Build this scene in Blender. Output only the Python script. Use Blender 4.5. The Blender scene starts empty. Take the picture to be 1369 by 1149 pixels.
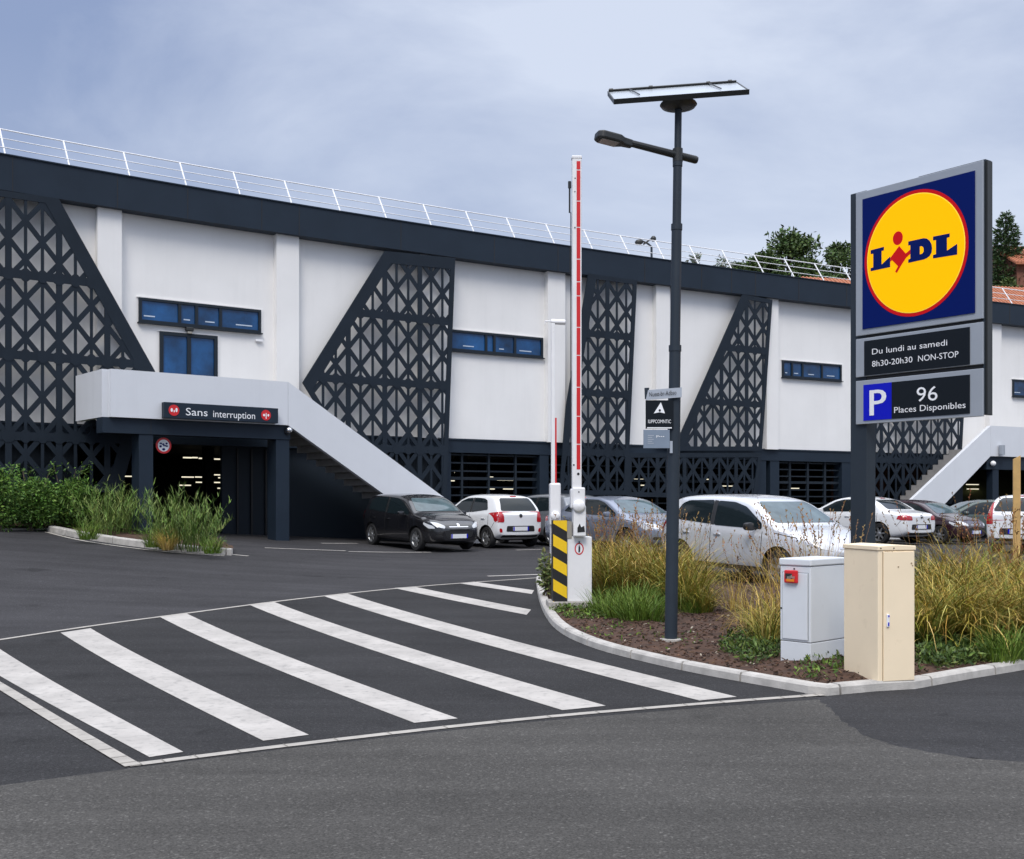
import bpy, bmesh, math, random
from math import sin, cos, pi, radians, sqrt
from mathutils import Vector, Matrix
from mathutils.bvhtree import BVHTree
from mathutils.geometry import tessellate_polygon
random.seed(7)
C = bpy.context.scene.collection
SC = bpy.context.scene

# ---------------------------------------------------------------- camera, sky, sun, exposure
FP, HX, HY, EYE = 1500.0, 684.5, 672.0, 1.6
cd = bpy.data.cameras.new('camera'); cam = bpy.data.objects.new('camera', cd); C.objects.link(cam)
cam.location = (0, 0, EYE); cam.rotation_euler = (radians(90), 0, 0)
cd.sensor_width = 36; cd.lens = 36 * FP / 1369; cd.shift_y = (HY - 574.5) / 1369
cd.clip_end = 3000; cd.clip_start = .1
SC.camera = cam
SUN_EL, SUN_AZ = radians(50), radians(192)      # azimuth clockwise from +Y: behind the viewer, a little to the left
w = bpy.data.worlds.new('World'); SC.world = w; w.use_nodes = True
nt = w.node_tree; N = nt.nodes; LK = nt.links; N.clear()
def nn(nt, t, **kw):
    n = nt.nodes.new(t)
    for k, v in kw.items():
        if k in n.inputs.keys(): n.inputs[k].default_value = v
        else: setattr(n, k, v)
    return n
out = nn(nt, 'ShaderNodeOutputWorld')
sky = nn(nt, 'ShaderNodeTexSky', sky_type='NISHITA', sun_disc=False, sun_elevation=SUN_EL, sun_rotation=SUN_AZ, air_density=1.0, dust_density=2.0)
bg1 = nn(nt, 'ShaderNodeBackground', Strength=0.10); LK.new(sky.outputs[0], bg1.inputs[0])
tc = nn(nt, 'ShaderNodeTexCoord')
mp = nn(nt, 'ShaderNodeMapping'); mp.inputs['Scale'].default_value = (1, 1, 2.6); mp.inputs['Location'].default_value = (.55, .1, .2)
LK.new(tc.outputs['Generated'], mp.inputs[0])
nz = nn(nt, 'ShaderNodeTexNoise', Scale=2.3, Detail=8.0, Roughness=.56, Distortion=.3); LK.new(mp.outputs[0], nz.inputs['Vector'])
nz2 = nn(nt, 'ShaderNodeTexNoise', Scale=1.2, Detail=2.0, Roughness=.4); LK.new(mp.outputs[0], nz2.inputs['Vector'])
ad = nn(nt, 'ShaderNodeMath', operation='ADD'); LK.new(nz.outputs[0], ad.inputs[0]); LK.new(nz2.outputs[0], ad.inputs[1])
cr = nn(nt, 'ShaderNodeValToRGB'); LK.new(ad.outputs[0], cr.inputs[0])
e = cr.color_ramp.elements; 
for _e in (0,): pass
ad.inputs[1].default_value = 0
hv = nn(nt, 'ShaderNodeMath', operation='MULTIPLY'); hv.inputs[1].default_value = .5
LK.new(ad.outputs[0], hv.inputs[0])
sxx = nn(nt, 'ShaderNodeSeparateXYZ'); LK.new(tc.outputs['Generated'], sxx.inputs[0])      # the cloud thins towards +X
thin = nn(nt, 'ShaderNodeMath', operation='MULTIPLY_ADD'); LK.new(sxx.outputs[0], thin.inputs[0]); thin.inputs[1].default_value = .13; LK.new(hv.outputs[0], thin.inputs[2])
LK.new(thin.outputs[0], cr.inputs[0])
e[0].position = .47; e[0].color = (.245, .315, .495, 1)
e[1].position = .665; e[1].color = (.585, .645, .775, 1)
sx = nn(nt, 'ShaderNodeSeparateXYZ'); LK.new(tc.outputs['Generated'], sx.inputs[0])
# an overcast sky is brightest overhead and pales towards the horizon
mr = nn(nt, 'ShaderNodeMapRange'); mr.inputs['From Min'].default_value = .42; mr.inputs['From Max'].default_value = .95
mr.inputs['To Min'].default_value = 1.0; mr.inputs['To Max'].default_value = 3.9
LK.new(sx.outputs[2], mr.inputs[0])
hz = nn(nt, 'ShaderNodeMapRange'); hz.inputs['From Min'].default_value = .05; hz.inputs['From Max'].default_value = .36
hz.inputs['To Min'].default_value = .5; hz.inputs['To Max'].default_value = .0
LK.new(sx.outputs[2], hz.inputs[0])
mxh = nn(nt, 'ShaderNodeMixRGB'); LK.new(hz.outputs[0], mxh.inputs[0]); LK.new(cr.outputs[0], mxh.inputs[1]); mxh.inputs[2].default_value = (.59, .655, .77, 1)
zen = nn(nt, 'ShaderNodeMapRange'); zen.inputs['From Min'].default_value = .42; zen.inputs['From Max'].default_value = .8; zen.inputs['To Min'].default_value = 0.; zen.inputs['To Max'].default_value = .65
LK.new(sx.outputs[2], zen.inputs[0])      # thick grey cloud overhead
mxz = nn(nt, 'ShaderNodeMixRGB'); LK.new(zen.outputs[0], mxz.inputs[0]); LK.new(mxh.outputs[0], mxz.inputs[1]); mxz.inputs[2].default_value = (.60, .60, .60, 1)
bg2 = nn(nt, 'ShaderNodeBackground'); LK.new(mxz.outputs[0], bg2.inputs[0]); LK.new(mr.outputs[0], bg2.inputs[1])
mx = nn(nt, 'ShaderNodeMixShader'); mx.inputs[0].default_value = .92
LK.new(bg1.outputs[0], mx.inputs[1]); LK.new(bg2.outputs[0], mx.inputs[2]); LK.new(mx.outputs[0], out.inputs[0])
sl = bpy.data.lights.new('sun', 'SUN'); sl.energy = 1.6; sl.angle = radians(22); sl.color = (1, .94, .85)
so = bpy.data.objects.new('sun', sl); C.objects.link(so)
sd = Vector((sin(SUN_AZ) * cos(SUN_EL), cos(SUN_AZ) * cos(SUN_EL), sin(SUN_EL)))
so.rotation_euler = sd.to_track_quat('Z', 'Y').to_euler()
vs = SC.view_settings; vs.view_transform = 'Standard'; vs.look = 'None'; vs.exposure = 0.27; vs.gamma = 1.0
SC.cycles.max_bounces = 6; SC.cycles.use_denoising = True

# ---------------------------------------------------------------- materials
M = {}
def lin(r, g, b):
    f = lambda c: (c / 255 / 12.92) if c <= 10 else (((c / 255) + .055) / 1.055) ** 2.4
    return (f(r), f(g), f(b))
def mat(name, col, rough=.6, metal=0., var=0., vscale=3., bump=0., bscale=60., coat=0., spec=.5, attr=False, emit=0., dirt=None, streak=0.):
    m = bpy.data.materials.new(name); m.use_nodes = True; t = m.node_tree; b = t.nodes['Principled BSDF']
    b.inputs['Base Color'].default_value = (*col, 1); b.inputs['Roughness'].default_value = rough; b.inputs['Metallic'].default_value = metal
    b.inputs['Specular IOR Level'].default_value = spec
    if coat: b.inputs['Coat Weight'].default_value = coat; b.inputs['Coat Roughness'].default_value = .04
    if emit: b.inputs['Emission Color'].default_value = (*col, 1); b.inputs['Emission Strength'].default_value = emit
    src = None
    tcn = nn(t, 'ShaderNodeTexCoord')
    if attr:
        a = nn(t, 'ShaderNodeAttribute', attribute_name='Col'); src = a.outputs['Color']
    if var:
        n = nn(t, 'ShaderNodeTexNoise', Scale=vscale, Detail=6.0, Roughness=.6); t.links.new(tcn.outputs['Object'], n.inputs['Vector'])
        r = nn(t, 'ShaderNodeMapRange'); r.inputs['From Min'].default_value = .3; r.inputs['From Max'].default_value = .7
        r.inputs['To Min'].default_value = 1 - var; r.inputs['To Max'].default_value = 1 + var
        t.links.new(n.outputs[0], r.inputs[0])
        mm = nn(t, 'ShaderNodeMixRGB', blend_type='MULTIPLY'); mm.inputs[0].default_value = 1
        if src: t.links.new(src, mm.inputs[1])
        else: mm.inputs[1].default_value = (*col, 1)
        t.links.new(r.outputs[0], mm.inputs[2]); src = mm.outputs[0]
    if dirt:      # dirt = (colour, scale, threshold, softness, amount): irregular stains
        n = nn(t, 'ShaderNodeTexNoise', Scale=dirt[1], Detail=8.0, Roughness=.65); t.links.new(tcn.outputs['Object'], n.inputs['Vector'])
        r = nn(t, 'ShaderNodeMapRange'); r.inputs['From Min'].default_value = dirt[2]; r.inputs['From Max'].default_value = dirt[2] + dirt[3]
        r.inputs['To Max'].default_value = dirt[4]; t.links.new(n.outputs[0], r.inputs[0])
        mm = nn(t, 'ShaderNodeMixRGB'); t.links.new(r.outputs[0], mm.inputs[0])
        if src: t.links.new(src, mm.inputs[1])
        else: mm.inputs[1].default_value = (*col, 1)
        mm.inputs[2].default_value = (*dirt[0], 1); src = mm.outputs[0]
    if streak:    # rain streaks
        mpp = nn(t, 'ShaderNodeMapping'); mpp.inputs['Scale'].default_value = (1.5, 1.5, .10); t.links.new(tcn.outputs['Object'], mpp.inputs[0])
        n = nn(t, 'ShaderNodeTexNoise', Scale=1.6, Detail=6.0, Roughness=.65); t.links.new(mpp.outputs[0], n.inputs['Vector'])
        r = nn(t, 'ShaderNodeMapRange'); r.inputs['From Min'].default_value = .5; r.inputs['From Max'].default_value = .78; r.inputs['To Min'].default_value = 1; r.inputs['To Max'].default_value = 1 - streak; t.links.new(n.outputs[0], r.inputs[0])
        mm = nn(t, 'ShaderNodeMixRGB', blend_type='MULTIPLY'); mm.inputs[0].default_value = 1
        if src: t.links.new(src, mm.inputs[1])
        else: mm.inputs[1].default_value = (*col, 1)
        t.links.new(r.outputs[0], mm.inputs[2]); src = mm.outputs[0]
    if src: t.links.new(src, b.inputs['Base Color'])
    if bump:
        n = nn(t, 'ShaderNodeTexNoise', Scale=bscale, Detail=4.0); t.links.new(tcn.outputs['Object'], n.inputs['Vector'])
        bn = nn(t, 'ShaderNodeBump', Strength=bump, Distance=.01); t.links.new(n.outputs[0], bn.inputs['Height']); t.links.new(bn.outputs[0], b.inputs['Normal'])
    M[name] = m; return m
def asphalt(name, col, speck, contrast, rough=.85):
    m = bpy.data.materials.new(name); m.use_nodes = True; t = m.node_tree; b = t.nodes['Principled BSDF']
    b.inputs['Roughness'].default_value = rough; b.inputs['Specular IOR Level'].default_value = .14
    tcn = nn(t, 'ShaderNodeTexCoord'); O = tcn.outputs['Object']
    big = nn(t, 'ShaderNodeTexNoise', Scale=.45, Detail=5.0, Roughness=.6); t.links.new(O, big.inputs['Vector'])
    fine = nn(t, 'ShaderNodeTexNoise', Scale=speck, Detail=3.0, Roughness=.7); t.links.new(O, fine.inputs['Vector'])
    vor = nn(t, 'ShaderNodeTexVoronoi', Scale=speck * .8); t.links.new(O, vor.inputs['Vector'])
    r1 = nn(t, 'ShaderNodeMapRange'); r1.inputs['From Min'].default_value = .3; r1.inputs['From Max'].default_value = .7; r1.inputs['To Min'].default_value = .82; r1.inputs['To Max'].default_value = 1.16
    t.links.new(big.outputs[0], r1.inputs[0])
    r2 = nn(t, 'ShaderNodeMapRange'); r2.inputs['From Min'].default_value = .3; r2.inputs['From Max'].default_value = .72; r2.inputs['To Min'].default_value = 1 - contrast; r2.inputs['To Max'].default_value = 1 + contrast
    t.links.new(fine.outputs[0], r2.inputs[0])
    bw = nn(t, 'ShaderNodeRGBToBW'); t.links.new(vor.outputs['Color'], bw.inputs[0])
    r3 = nn(t, 'ShaderNodeMapRange'); r3.inputs['From Min'].default_value = .72; r3.inputs['From Max'].default_value = .95; r3.inputs['To Min'].default_value = 1; r3.inputs['To Max'].default_value = 1 + contrast * 1.6
    t.links.new(bw.outputs[0], r3.inputs[0])
    mpg = nn(t, 'ShaderNodeMapping'); mpg.inputs['Rotation'].default_value = (0, 0, .62); mpg.inputs['Scale'].default_value = (.22, 2.6, 1); t.links.new(O, mpg.inputs[0])
    roll = nn(t, 'ShaderNodeTexNoise', Scale=1.0, Detail=4.0, Roughness=.55); t.links.new(mpg.outputs[0], roll.inputs['Vector'])
    r4 = nn(t, 'ShaderNodeMapRange'); r4.inputs['From Min'].default_value = .35; r4.inputs['From Max'].default_value = .68; r4.inputs['To Min'].default_value = .86; r4.inputs['To Max'].default_value = 1.12; t.links.new(roll.outputs[0], r4.inputs[0])
    spot = nn(t, 'ShaderNodeTexNoise', Scale=1.7, Detail=3.0, Roughness=.5); t.links.new(O, spot.inputs['Vector'])
    r5 = nn(t, 'ShaderNodeMapRange'); r5.inputs['From Min'].default_value = .64; r5.inputs['From Max'].default_value = .74; r5.inputs['To Min'].default_value = 1.; r5.inputs['To Max'].default_value = .72; t.links.new(spot.outputs[0], r5.inputs[0])
    p0 = nn(t, 'ShaderNodeMath', operation='MULTIPLY'); t.links.new(r1.outputs[0], p0.inputs[0]); t.links.new(r4.outputs[0], p0.inputs[1])
    p1 = nn(t, 'ShaderNodeMath', operation='MULTIPLY'); t.links.new(p0.outputs[0], p1.inputs[0]); t.links.new(r5.outputs[0], p1.inputs[1])
    p = nn(t, 'ShaderNodeMath', operation='MULTIPLY'); t.links.new(p1.outputs[0], p.inputs[0]); t.links.new(r2.outputs[0], p.inputs[1])
    q = nn(t, 'ShaderNodeMath', operation='MULTIPLY'); t.links.new(p.outputs[0], q.inputs[0]); t.links.new(r3.outputs[0], q.inputs[1])
    mm = nn(t, 'ShaderNodeMixRGB', blend_type='MULTIPLY'); mm.inputs[0].default_value = 1; mm.inputs[1].default_value = (*col, 1); t.links.new(q.outputs[0], mm.inputs[2])
    t.links.new(mm.outputs[0], b.inputs['Base Color'])
    bn = nn(t, 'ShaderNodeBump', Strength=.5, Distance=.008); t.links.new(fine.outputs[0], bn.inputs['Height']); t.links.new(bn.outputs[0], b.inputs['Normal'])
    M[name] = m; return m
asphalt('asphalt_dark', (.043, .042, .0445), 75, .4)
asphalt('asphalt_cross', (.032, .0315, .0325), 85, .45)
asphalt('asphalt_road', (.068, .065, .0605), 85, .5)
asphalt('asphalt_patch', (.036, .0355, .037), 80, .4)
mat('road_paint', (.425, .40, .37), .8, var=.17, vscale=2.2, bump=.3, bscale=60, dirt=((.10, .10, .10), 13, .53, .24, .65))
mat('kerb_stone', (.44, .42, .39), .85, var=.24, vscale=5, bump=.4, bscale=70, dirt=((.2, .18, .15), 9, .6, .2, .5))
mat('kerb_line', (.37, .345, .31), .85, var=.16, vscale=6, bump=.3, dirt=((.15, .14, .13), 14, .58, .15, .7))
mat('joint', (.21, .195, .17), .9)
mat('render_white', (.83, .82, .805), .85, streak=.05, var=.03, vscale=.8, bump=.06, bscale=200, dirt=((.55, .55, .55), 1.3, .66, .25, .35))
mat('panel_white', (.67, .69, .725), .55, streak=.06, var=.025, vscale=1.2)
mat('steel_dark', (.016, .026, .041), .5, var=.10, vscale=1.2, spec=.22)
mat('steel_lattice', (.013, .020, .030), .55, var=.12, vscale=2, spec=.2)
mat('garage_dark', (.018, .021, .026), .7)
mat('louvre_dark', (.014, .021, .030), .55, spec=.25)
mat('glass_sky_blue', (.008, .058, .165), .07, var=.75, vscale=.9, spec=.45)  # sky reflection painted into the base: blue, uneven in tone
mat('white_metal', (.82, .82, .83), .4)
mat('strip_white', (.5, .58, .68), .5)
mat('tube_light', (1., .92, .70), .4, emit=.85)
mat('barrier_white', (.80, .80, .81), .4, var=.04, vscale=4, dirt=((.4, .38, .35), 9, .66, .1, .5))
mat('red', (.62, .015, .02), .4)
mat('hazard_yellow', (.85, .55, .01), .45, var=.05, vscale=8)
mat('black', (.012, .012, .013), .5)
mat('concrete', (.38, .36, .33), .9, var=.18, vscale=6, bump=.4)
mat('pole_grey', (.024, .034, .047), .5, var=.08, vscale=3, spec=.3)
mat('lamp_dark', (.02, .022, .022), .45)
mat('panel_under', (.42, .46, .50), .3, metal=.3, var=.12, vscale=1.5)
mat('lens', (.32, .30, .26), .25)
mat('alu_grey', (.36, .39, .43), .38, metal=.25, var=.04, vscale=2)
mat('sign_dark', (.007, .010, .014), .35, spec=.2)
mat('lidl_blue', (.001, .010, .115), .4, spec=.10)
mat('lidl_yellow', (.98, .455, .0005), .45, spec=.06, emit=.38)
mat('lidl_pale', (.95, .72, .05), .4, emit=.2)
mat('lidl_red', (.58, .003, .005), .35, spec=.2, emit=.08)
mat('park_blue', (.004, .008, .50), .35, spec=.2)
mat('letter_white', (.85, .86, .88), .4)
mat('cream', (.93, .775, .55), .5, var=.03, vscale=3, dirt=((.42, .30, .17), 6, .60, .25, .35))
mat('cream_seam', (.38, .28, .17), .7)
mat('cab_grey', (.66, .69, .72), .5, var=.03, vscale=3, dirt=((.36, .36, .35), 6, .6, .25, .35))
mat('cab_seam', (.2, .22, .24), .7)
mat('plate_grey', (.38, .42, .48), .4, var=.05)
mat('plate_blue', (.20, .25, .32), .4, var=.1)
mat('soil', (.062, .031, .018), .95, var=.55, vscale=9, bump=1.0, bscale=26)
mat('chip', (.10, .06, .04), .9, attr=True)
mat('leaf', (.1, .2, .05), .55, attr=True, spec=.3)
mat('grassblade', (.3, .3, .1), .6, attr=True, spec=.25)
mat('bark', (.10, .075, .055), .9, var=.3, vscale=8, bump=.5, bscale=20)
mat('wood_post', (.56, .36, .14), .7, var=.15, vscale=6)
mat('tiles', (.36, .13, .065), .8, var=.25, vscale=5)
mat('house_wall', (.20, .085, .055), .85, var=.12)
mat('hillside', (.075, .085, .035), .95, var=.4, vscale=.25)
mat('tyre', (.014, .014, .015), .75)
mat('rim', (.48, .49, .50), .3, metal=.8)
mat('arch', (.008, .008, .008), .9)
mat('carglass', (.010, .016, .019), .06, spec=.38)
mat('carglass_sheen', (.075, .11, .12), .05, spec=.6, var=.5, vscale=2.2)  # windscreens: pale mottled reflection painted into the base colour
mat('lamp_clear', (.62, .64, .66), .12, coat=.8)
mat('lamp_red', (.42, .006, .012), .15, coat=.8)
mat('chrome', (.7, .7, .72), .15, metal=1.)
mat('trim_black', (.015, .015, .016), .45)
mat('plate_white', (.75, .76, .78), .4)
mat('stair', (.30, .29, .28), .85, var=.12, vscale=5)
mat('orange_sticker', (.75, .22, .01), .5)

# ---------------------------------------------------------------- helpers
def S(a, b, x):
    t = max(0., min(1., (x - a) / (b - a))); return t * t * (3 - 2 * t)
def sp(x): return max(x, 0) + math.log1p(math.exp(-abs(x)))
def g(X, Y):            # height of the ground
    L = min(sp(-X - 2.5), 16.); R = min(sp(X - 8.), 12.)
    return .42 * S(8, 32, Y) + .07 * L * S(9, 22, Y) - .025 * R * S(20, 34, Y)
def ray(px, py): return Vector(((px - HX) / FP, 1, (HY - py) / FP))
EYEP = Vector((0, 0, EYE))
def at(px, py, Y): return EYEP + ray(px, py) * Y
def gpt(px, py, h=0.):  # where the sight line meets the ground
    d = ray(px, py); Y = 8.
    for _ in range(80):
        Yn = (EYE - g(d.x * Y, Y) - h) / max(-d.z, 1e-4); Y = .6 * Y + .4 * min(Yn, 200)
    return Vector((d.x * Y, Y, g(d.x * Y, Y) + h))
class Frame:
    def __init__(s, o, u, v=(0, 0, 1)):
        s.o = Vector(o); s.u = Vector(u).normalized(); s.v = Vector(v).normalized(); s.n = s.u.cross(s.v).normalized()
    def p(s, a, b, c=0.): return s.o + s.u * a + s.v * b + s.n * c
    def uv(s, px, py, c=0.):
        d = ray(px, py); t = (s.o + s.n * c - EYEP).dot(s.n) / d.dot(s.n); q = EYEP + d * t - s.o
        return (q.dot(s.u), q.dot(s.v))
    def off(s, c): return Frame(s.o + s.n * c, s.u, s.v)
WORLD = Frame((0, 0, 0), (1, 0, 0))
class MB:
    def __init__(s): s.v = []; s.f = []; s.c = []; s.mi = []
    def add(s, vs, fs, m=0, col=None):
        b = len(s.v); s.v += [Vector(x) for x in vs]; s.f += [tuple(b + i for i in f) for f in fs]; s.mi += [m] * len(fs)
        if col is not None: s.c += [col] * len(vs)
    def prism(s, fr, poly, c0, c1, m=0):
        a = sum(poly[i][0] * poly[(i + 1) % len(poly)][1] - poly[(i + 1) % len(poly)][0] * poly[i][1] for i in range(len(poly)))
        if a < 0: poly = poly[::-1]
        n = len(poly); v = [fr.p(x, y, c0) for x, y in poly] + [fr.p(x, y, c1) for x, y in poly]
        tri = tessellate_polygon([[Vector((x, y, 0)) for x, y in poly]]) if n > 4 else None
        fs = []
        if tri:
            for t in tri:
                q = [poly[i] for i in t]; ar = (q[1][0]-q[0][0])*(q[2][1]-q[0][1])-(q[2][0]-q[0][0])*(q[1][1]-q[0][1])
                t = tuple(t) if ar > 0 else tuple(t)[::-1]
                fs += [tuple(i + n for i in t), tuple(t)[::-1]]
        else: fs += [tuple(range(n, 2 * n)), tuple(range(n))[::-1]]
        fs += [(i, (i + 1) % n, n + (i + 1) % n, n + i) for i in range(n)]
        s.add(v, fs, m)
    def box(s, fr, u0, u1, v0, v1, c0, c1, m=0): s.prism(fr, [(u0, v0), (u1, v0), (u1, v1), (u0, v1)], c0, c1, m)
    def bbox(s, x0, x1, y0, y1, z0, z1, m=0):
        s.add([(x, y, z) for z in (z0, z1) for x, y in ((x0, y0), (x1, y0), (x1, y1), (x0, y1))],
              [(3, 2, 1, 0), (4, 5, 6, 7), (0, 1, 5, 4), (1, 2, 6, 5), (2, 3, 7, 6), (3, 0, 4, 7)], m)
    def tube(s, pts, r, n=8, m=0, cap=True, col=None):
        pts = [Vector(p) for p in pts]; rs = r if isinstance(r, (list, tuple)) else [r] * len(pts); rings = []
        for i, p in enumerate(pts):
            d = (pts[min(i + 1, len(pts) - 1)] - pts[max(i - 1, 0)]).normalized()
            a = d.cross(Vector((0, 0, 1)) if abs(d.z) < .9 else Vector((1, 0, 0))).normalized(); b = d.cross(a)
            rings.append([p + (a * cos(2 * pi * k / n) + b * sin(2 * pi * k / n)) * rs[i] for k in range(n)])
        v = [q for R in rings for q in R]; fs = []
        for i in range(len(pts) - 1):
            for k in range(n): fs.append((i * n + k, (i + 1) * n + k, (i + 1) * n + (k + 1) % n, i * n + (k + 1) % n))
        if cap: fs += [tuple(range(n)), tuple(range((len(pts) - 1) * n, len(pts) * n))[::-1]]
        s.add(v, fs, m, col)
    def lathe(s, o, ax, prof, n=24, m=0):   # prof: (radius, distance along axis)
        ax = Vector(ax).normalized(); a = ax.cross(Vector((0, 0, 1)) if abs(ax.z) < .9 else Vector((1, 0, 0))).normalized(); b = ax.cross(a); o = Vector(o)
        v = [o + ax * h + (a * cos(2 * pi * k / n) + b * sin(2 * pi * k / n)) * r for r, h in prof for k in range(n)]
        fs = [(i * n + k, i * n + (k + 1) % n, (i + 1) * n + (k + 1) % n, (i + 1) * n + k) for i in range(len(prof) - 1) for k in range(n)]
        s.add(v, fs, m)
    def build(s, name, mats, parent=None, local=False, smooth=False, base=None, bevel=0):
        L = Vector((0, 0, 0))
        if parent is not None and not local:
            p = parent
            while p: L += p.location; p = p.parent
        if base is not None: L = Vector(base)
        me = bpy.data.meshes.new(name); me.from_pydata([tuple(q - L) for q in s.v], [], s.f)
        for mm in (mats if isinstance(mats, (list, tuple)) else [mats]): me.materials.append(M[mm])
        if any(s.mi): me.polygons.foreach_set('material_index', s.mi)
        if s.c:
            ca = me.color_attributes.new('Col', 'FLOAT_COLOR', 'POINT'); ca.data.foreach_set('color', [x for c in s.c for x in (*c[:3], 1.)])
        bm = bmesh.new(); bm.from_mesh(me)
        if not s.c: bmesh.ops.recalc_face_normals(bm, faces=bm.faces)
        if bevel:
            bmesh.ops.remove_doubles(bm, verts=bm.verts, dist=1e-5)
            es = [x for x in bm.edges if len(x.link_faces) == 2 and x.calc_face_angle(0) > .5]
            bmesh.ops.bevel(bm, geom=es, offset=bevel, segments=2, affect='EDGES', profile=.5)
        bm.to_mesh(me); bm.free()
        if smooth:
            me.polygons.foreach_set('use_smooth', [True] * len(me.polygons))
            try: me.set_sharp_from_angle(angle=radians(smooth if smooth is not True else 40))
            except Exception: pass
        o = bpy.data.objects.new(name, me); C.objects.link(o)
        if parent is not None: o.parent = parent
        if base is not None: o.location = base
        return o
def tag(o, label=None, cat=None, group=None, kind=None):
    for k, v in (('label', label), ('category', cat), ('group', group), ('kind', kind)):
        if v: o[k] = v
    return o
def thing(name, label, cat, loc, group=None):
    o = bpy.data.objects.new(name, None); C.objects.link(o); o.location = loc; o.empty_display_size = .2
    return tag(o, label, cat, group)
def drape(name, polys, m, h=.004, step=.5, kind='structure', thick=0.):
    """flat sheets given as polygons of (X, Y), laid on the ground h above it"""
    bm = bmesh.new()
    for poly in polys:
        f = bm.faces.new([bm.verts.new((x, y, 0)) for x, y in poly])
    bmesh.ops.triangulate(bm, faces=bm.faces[:])
    xs = [v.co.x for v in bm.verts]; ys = [v.co.y for v in bm.verts]
    for ax, lo, hi in ((0, min(xs), max(xs)), (1, min(ys), max(ys))):
        k = math.ceil(lo / step)
        while k * step < hi:
            co = Vector((0, 0, 0)); co[ax] = k * step; no = Vector((0, 0, 0)); no[ax] = 1
            bmesh.ops.bisect_plane(bm, geom=bm.verts[:] + bm.edges[:] + bm.faces[:], dist=1e-5, plane_co=co, plane_no=no); k += 1
    for v in bm.verts: v.co.z = g(v.co.x, v.co.y) + h
    bmesh.ops.recalc_face_normals(bm, faces=bm.faces)
    for f in bm.faces:
        if f.normal.z < 0: f.normal_flip()
    me = bpy.data.meshes.new(name); bm.to_mesh(me); bm.free(); me.materials.append(M[m])
    o = bpy.data.objects.new(name, me); C.objects.link(o)
    return tag(o, kind=kind)
def gpx(pts): return [tuple(gpt(x, y)[:2]) for x, y in pts]
def dens(pts, step):
    o = []
    for a, b in zip(pts, pts[1:]):
        a, b = Vector(a), Vector(b); n = max(1, round((b - a).length / step))
        o += [a.lerp(b, k / n) for k in range(n)]
    return o + [Vector(pts[-1])]
def smoothline(pts, it=2):
    pts = [Vector(p) for p in pts]
    for _ in range(it):
        q = [pts[0]]
        for a, b in zip(pts, pts[1:]): q += [a.lerp(b, .25), a.lerp(b, .75)]
        pts = q + [pts[-1]]
    return pts
_tc = {}
def text(mb, fr, body, a0, b0, width, height=None, c=0., th=.002, m=0, align=None):
    """letters as thin prisms in frame fr: left end of baseline at (a0, b0), scaled to width and (cap) height"""
    if body not in _tc:
        cu = bpy.data.curves.new('t', 'FONT'); cu.body = body; cu.size = 1; cu.fill_mode = 'FRONT'; cu.resolution_u = 3
        o = bpy.data.objects.new('t', cu); C.objects.link(o); dg = bpy.context.evaluated_depsgraph_get()
        me = bpy.data.meshes.new_from_object(o.evaluated_get(dg)); vs = [v.co.copy() for v in me.vertices]; fs = [tuple(p.vertices) for p in me.polygons]
        bpy.data.objects.remove(o); bpy.data.curves.remove(cu); bpy.data.meshes.remove(me); _tc[body] = (vs, fs)
    vs, fs = _tc[body]; x0 = min(v.x for v in vs); x1 = max(v.x for v in vs); kx = width / (x1 - x0); ky = kx if height is None else height / .73
    mb.add([fr.p(a0 + (v.x - x0) * kx, b0 + v.y * ky, c + th) for v in vs], fs, m)
def ellipse(a, b, ra, rb, n=48): return [(a + ra * cos(2 * pi * k / n), b + rb * sin(2 * pi * k / n)) for k in range(n)]
def clip_poly(poly, conv):      # Sutherland-Hodgman, conv counter-clockwise
    for i in range(len(conv)):
        (ax, ay), (bx, by) = conv[i], conv[(i + 1) % len(conv)]; o = []
        ins = lambda p: (bx - ax) * (p[1] - ay) - (by - ay) * (p[0] - ax) >= 0
        for j in range(len(poly)):
            p, q = poly[j], poly[(j + 1) % len(poly)]; ip, iq = ins(p), ins(q)
            if ip: o.append(p)
            if ip != iq:
                d1 = (bx - ax) * (p[1] - ay) - (by - ay) * (p[0] - ax); d2 = (bx - ax) * (q[1] - ay) - (by - ay) * (q[0] - ax); t = d1 / (d1 - d2)
                o.append((p[0] + t * (q[0] - p[0]), p[1] + t * (q[1] - p[1])))
        poly = o
        if len(poly) < 3: return []
    return poly
def copy_tree(o, parent=None):
    c = o.copy(); C.objects.link(c)
    if parent is not None: c.parent = parent
    for ch in list(o.children): copy_tree(ch, c)
    return c
# ---------------------------------------------------------------- ground and road
def ground():
    xs = [-900, -400, -200, -120, -80, -60, -45] + [-32 + .5 * k for k in range(145)] + [46, 60, 90, 150, 300, 900]
    ys = [-300, -120, -50, -20, -8] + [.5 * k for k in range(120)] + [64, 72, 90, 130, 220, 500, 1500]
    v = [(x, y, g(x, y)) for y in ys for x in xs]; n = len(xs)
    f = [(j * n + i, j * n + i + 1, (j + 1) * n + i + 1, (j + 1) * n + i) for j in range(len(ys) - 1) for i in range(n - 1)]
    me = bpy.data.meshes.new('ground'); me.from_pydata(v, [], f); me.materials.append(M['asphalt_dark']); me.polygons.foreach_set('use_smooth', [True] * len(f))
    o = bpy.data.objects.new('ground', me); C.objects.link(o); tag(o, kind='structure')
ground()
def gpx_j(pts):      # a ragged joint between two asphalt layers
    r = random.Random(9); P = dens([Vector((*p, 0)) for p in gpx(pts)], .05); return [tuple(P[0][:2])] + [(p.x + r.uniform(-.018, .018), p.y + r.uniform(-.018, .018)) for p in P[1:-1]] + [tuple(P[-1][:2])]
edge = gpx([(-6, 1052), (170, 1029), (400, 1000), (700, 967), (950, 946), (1095, 936)])
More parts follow.
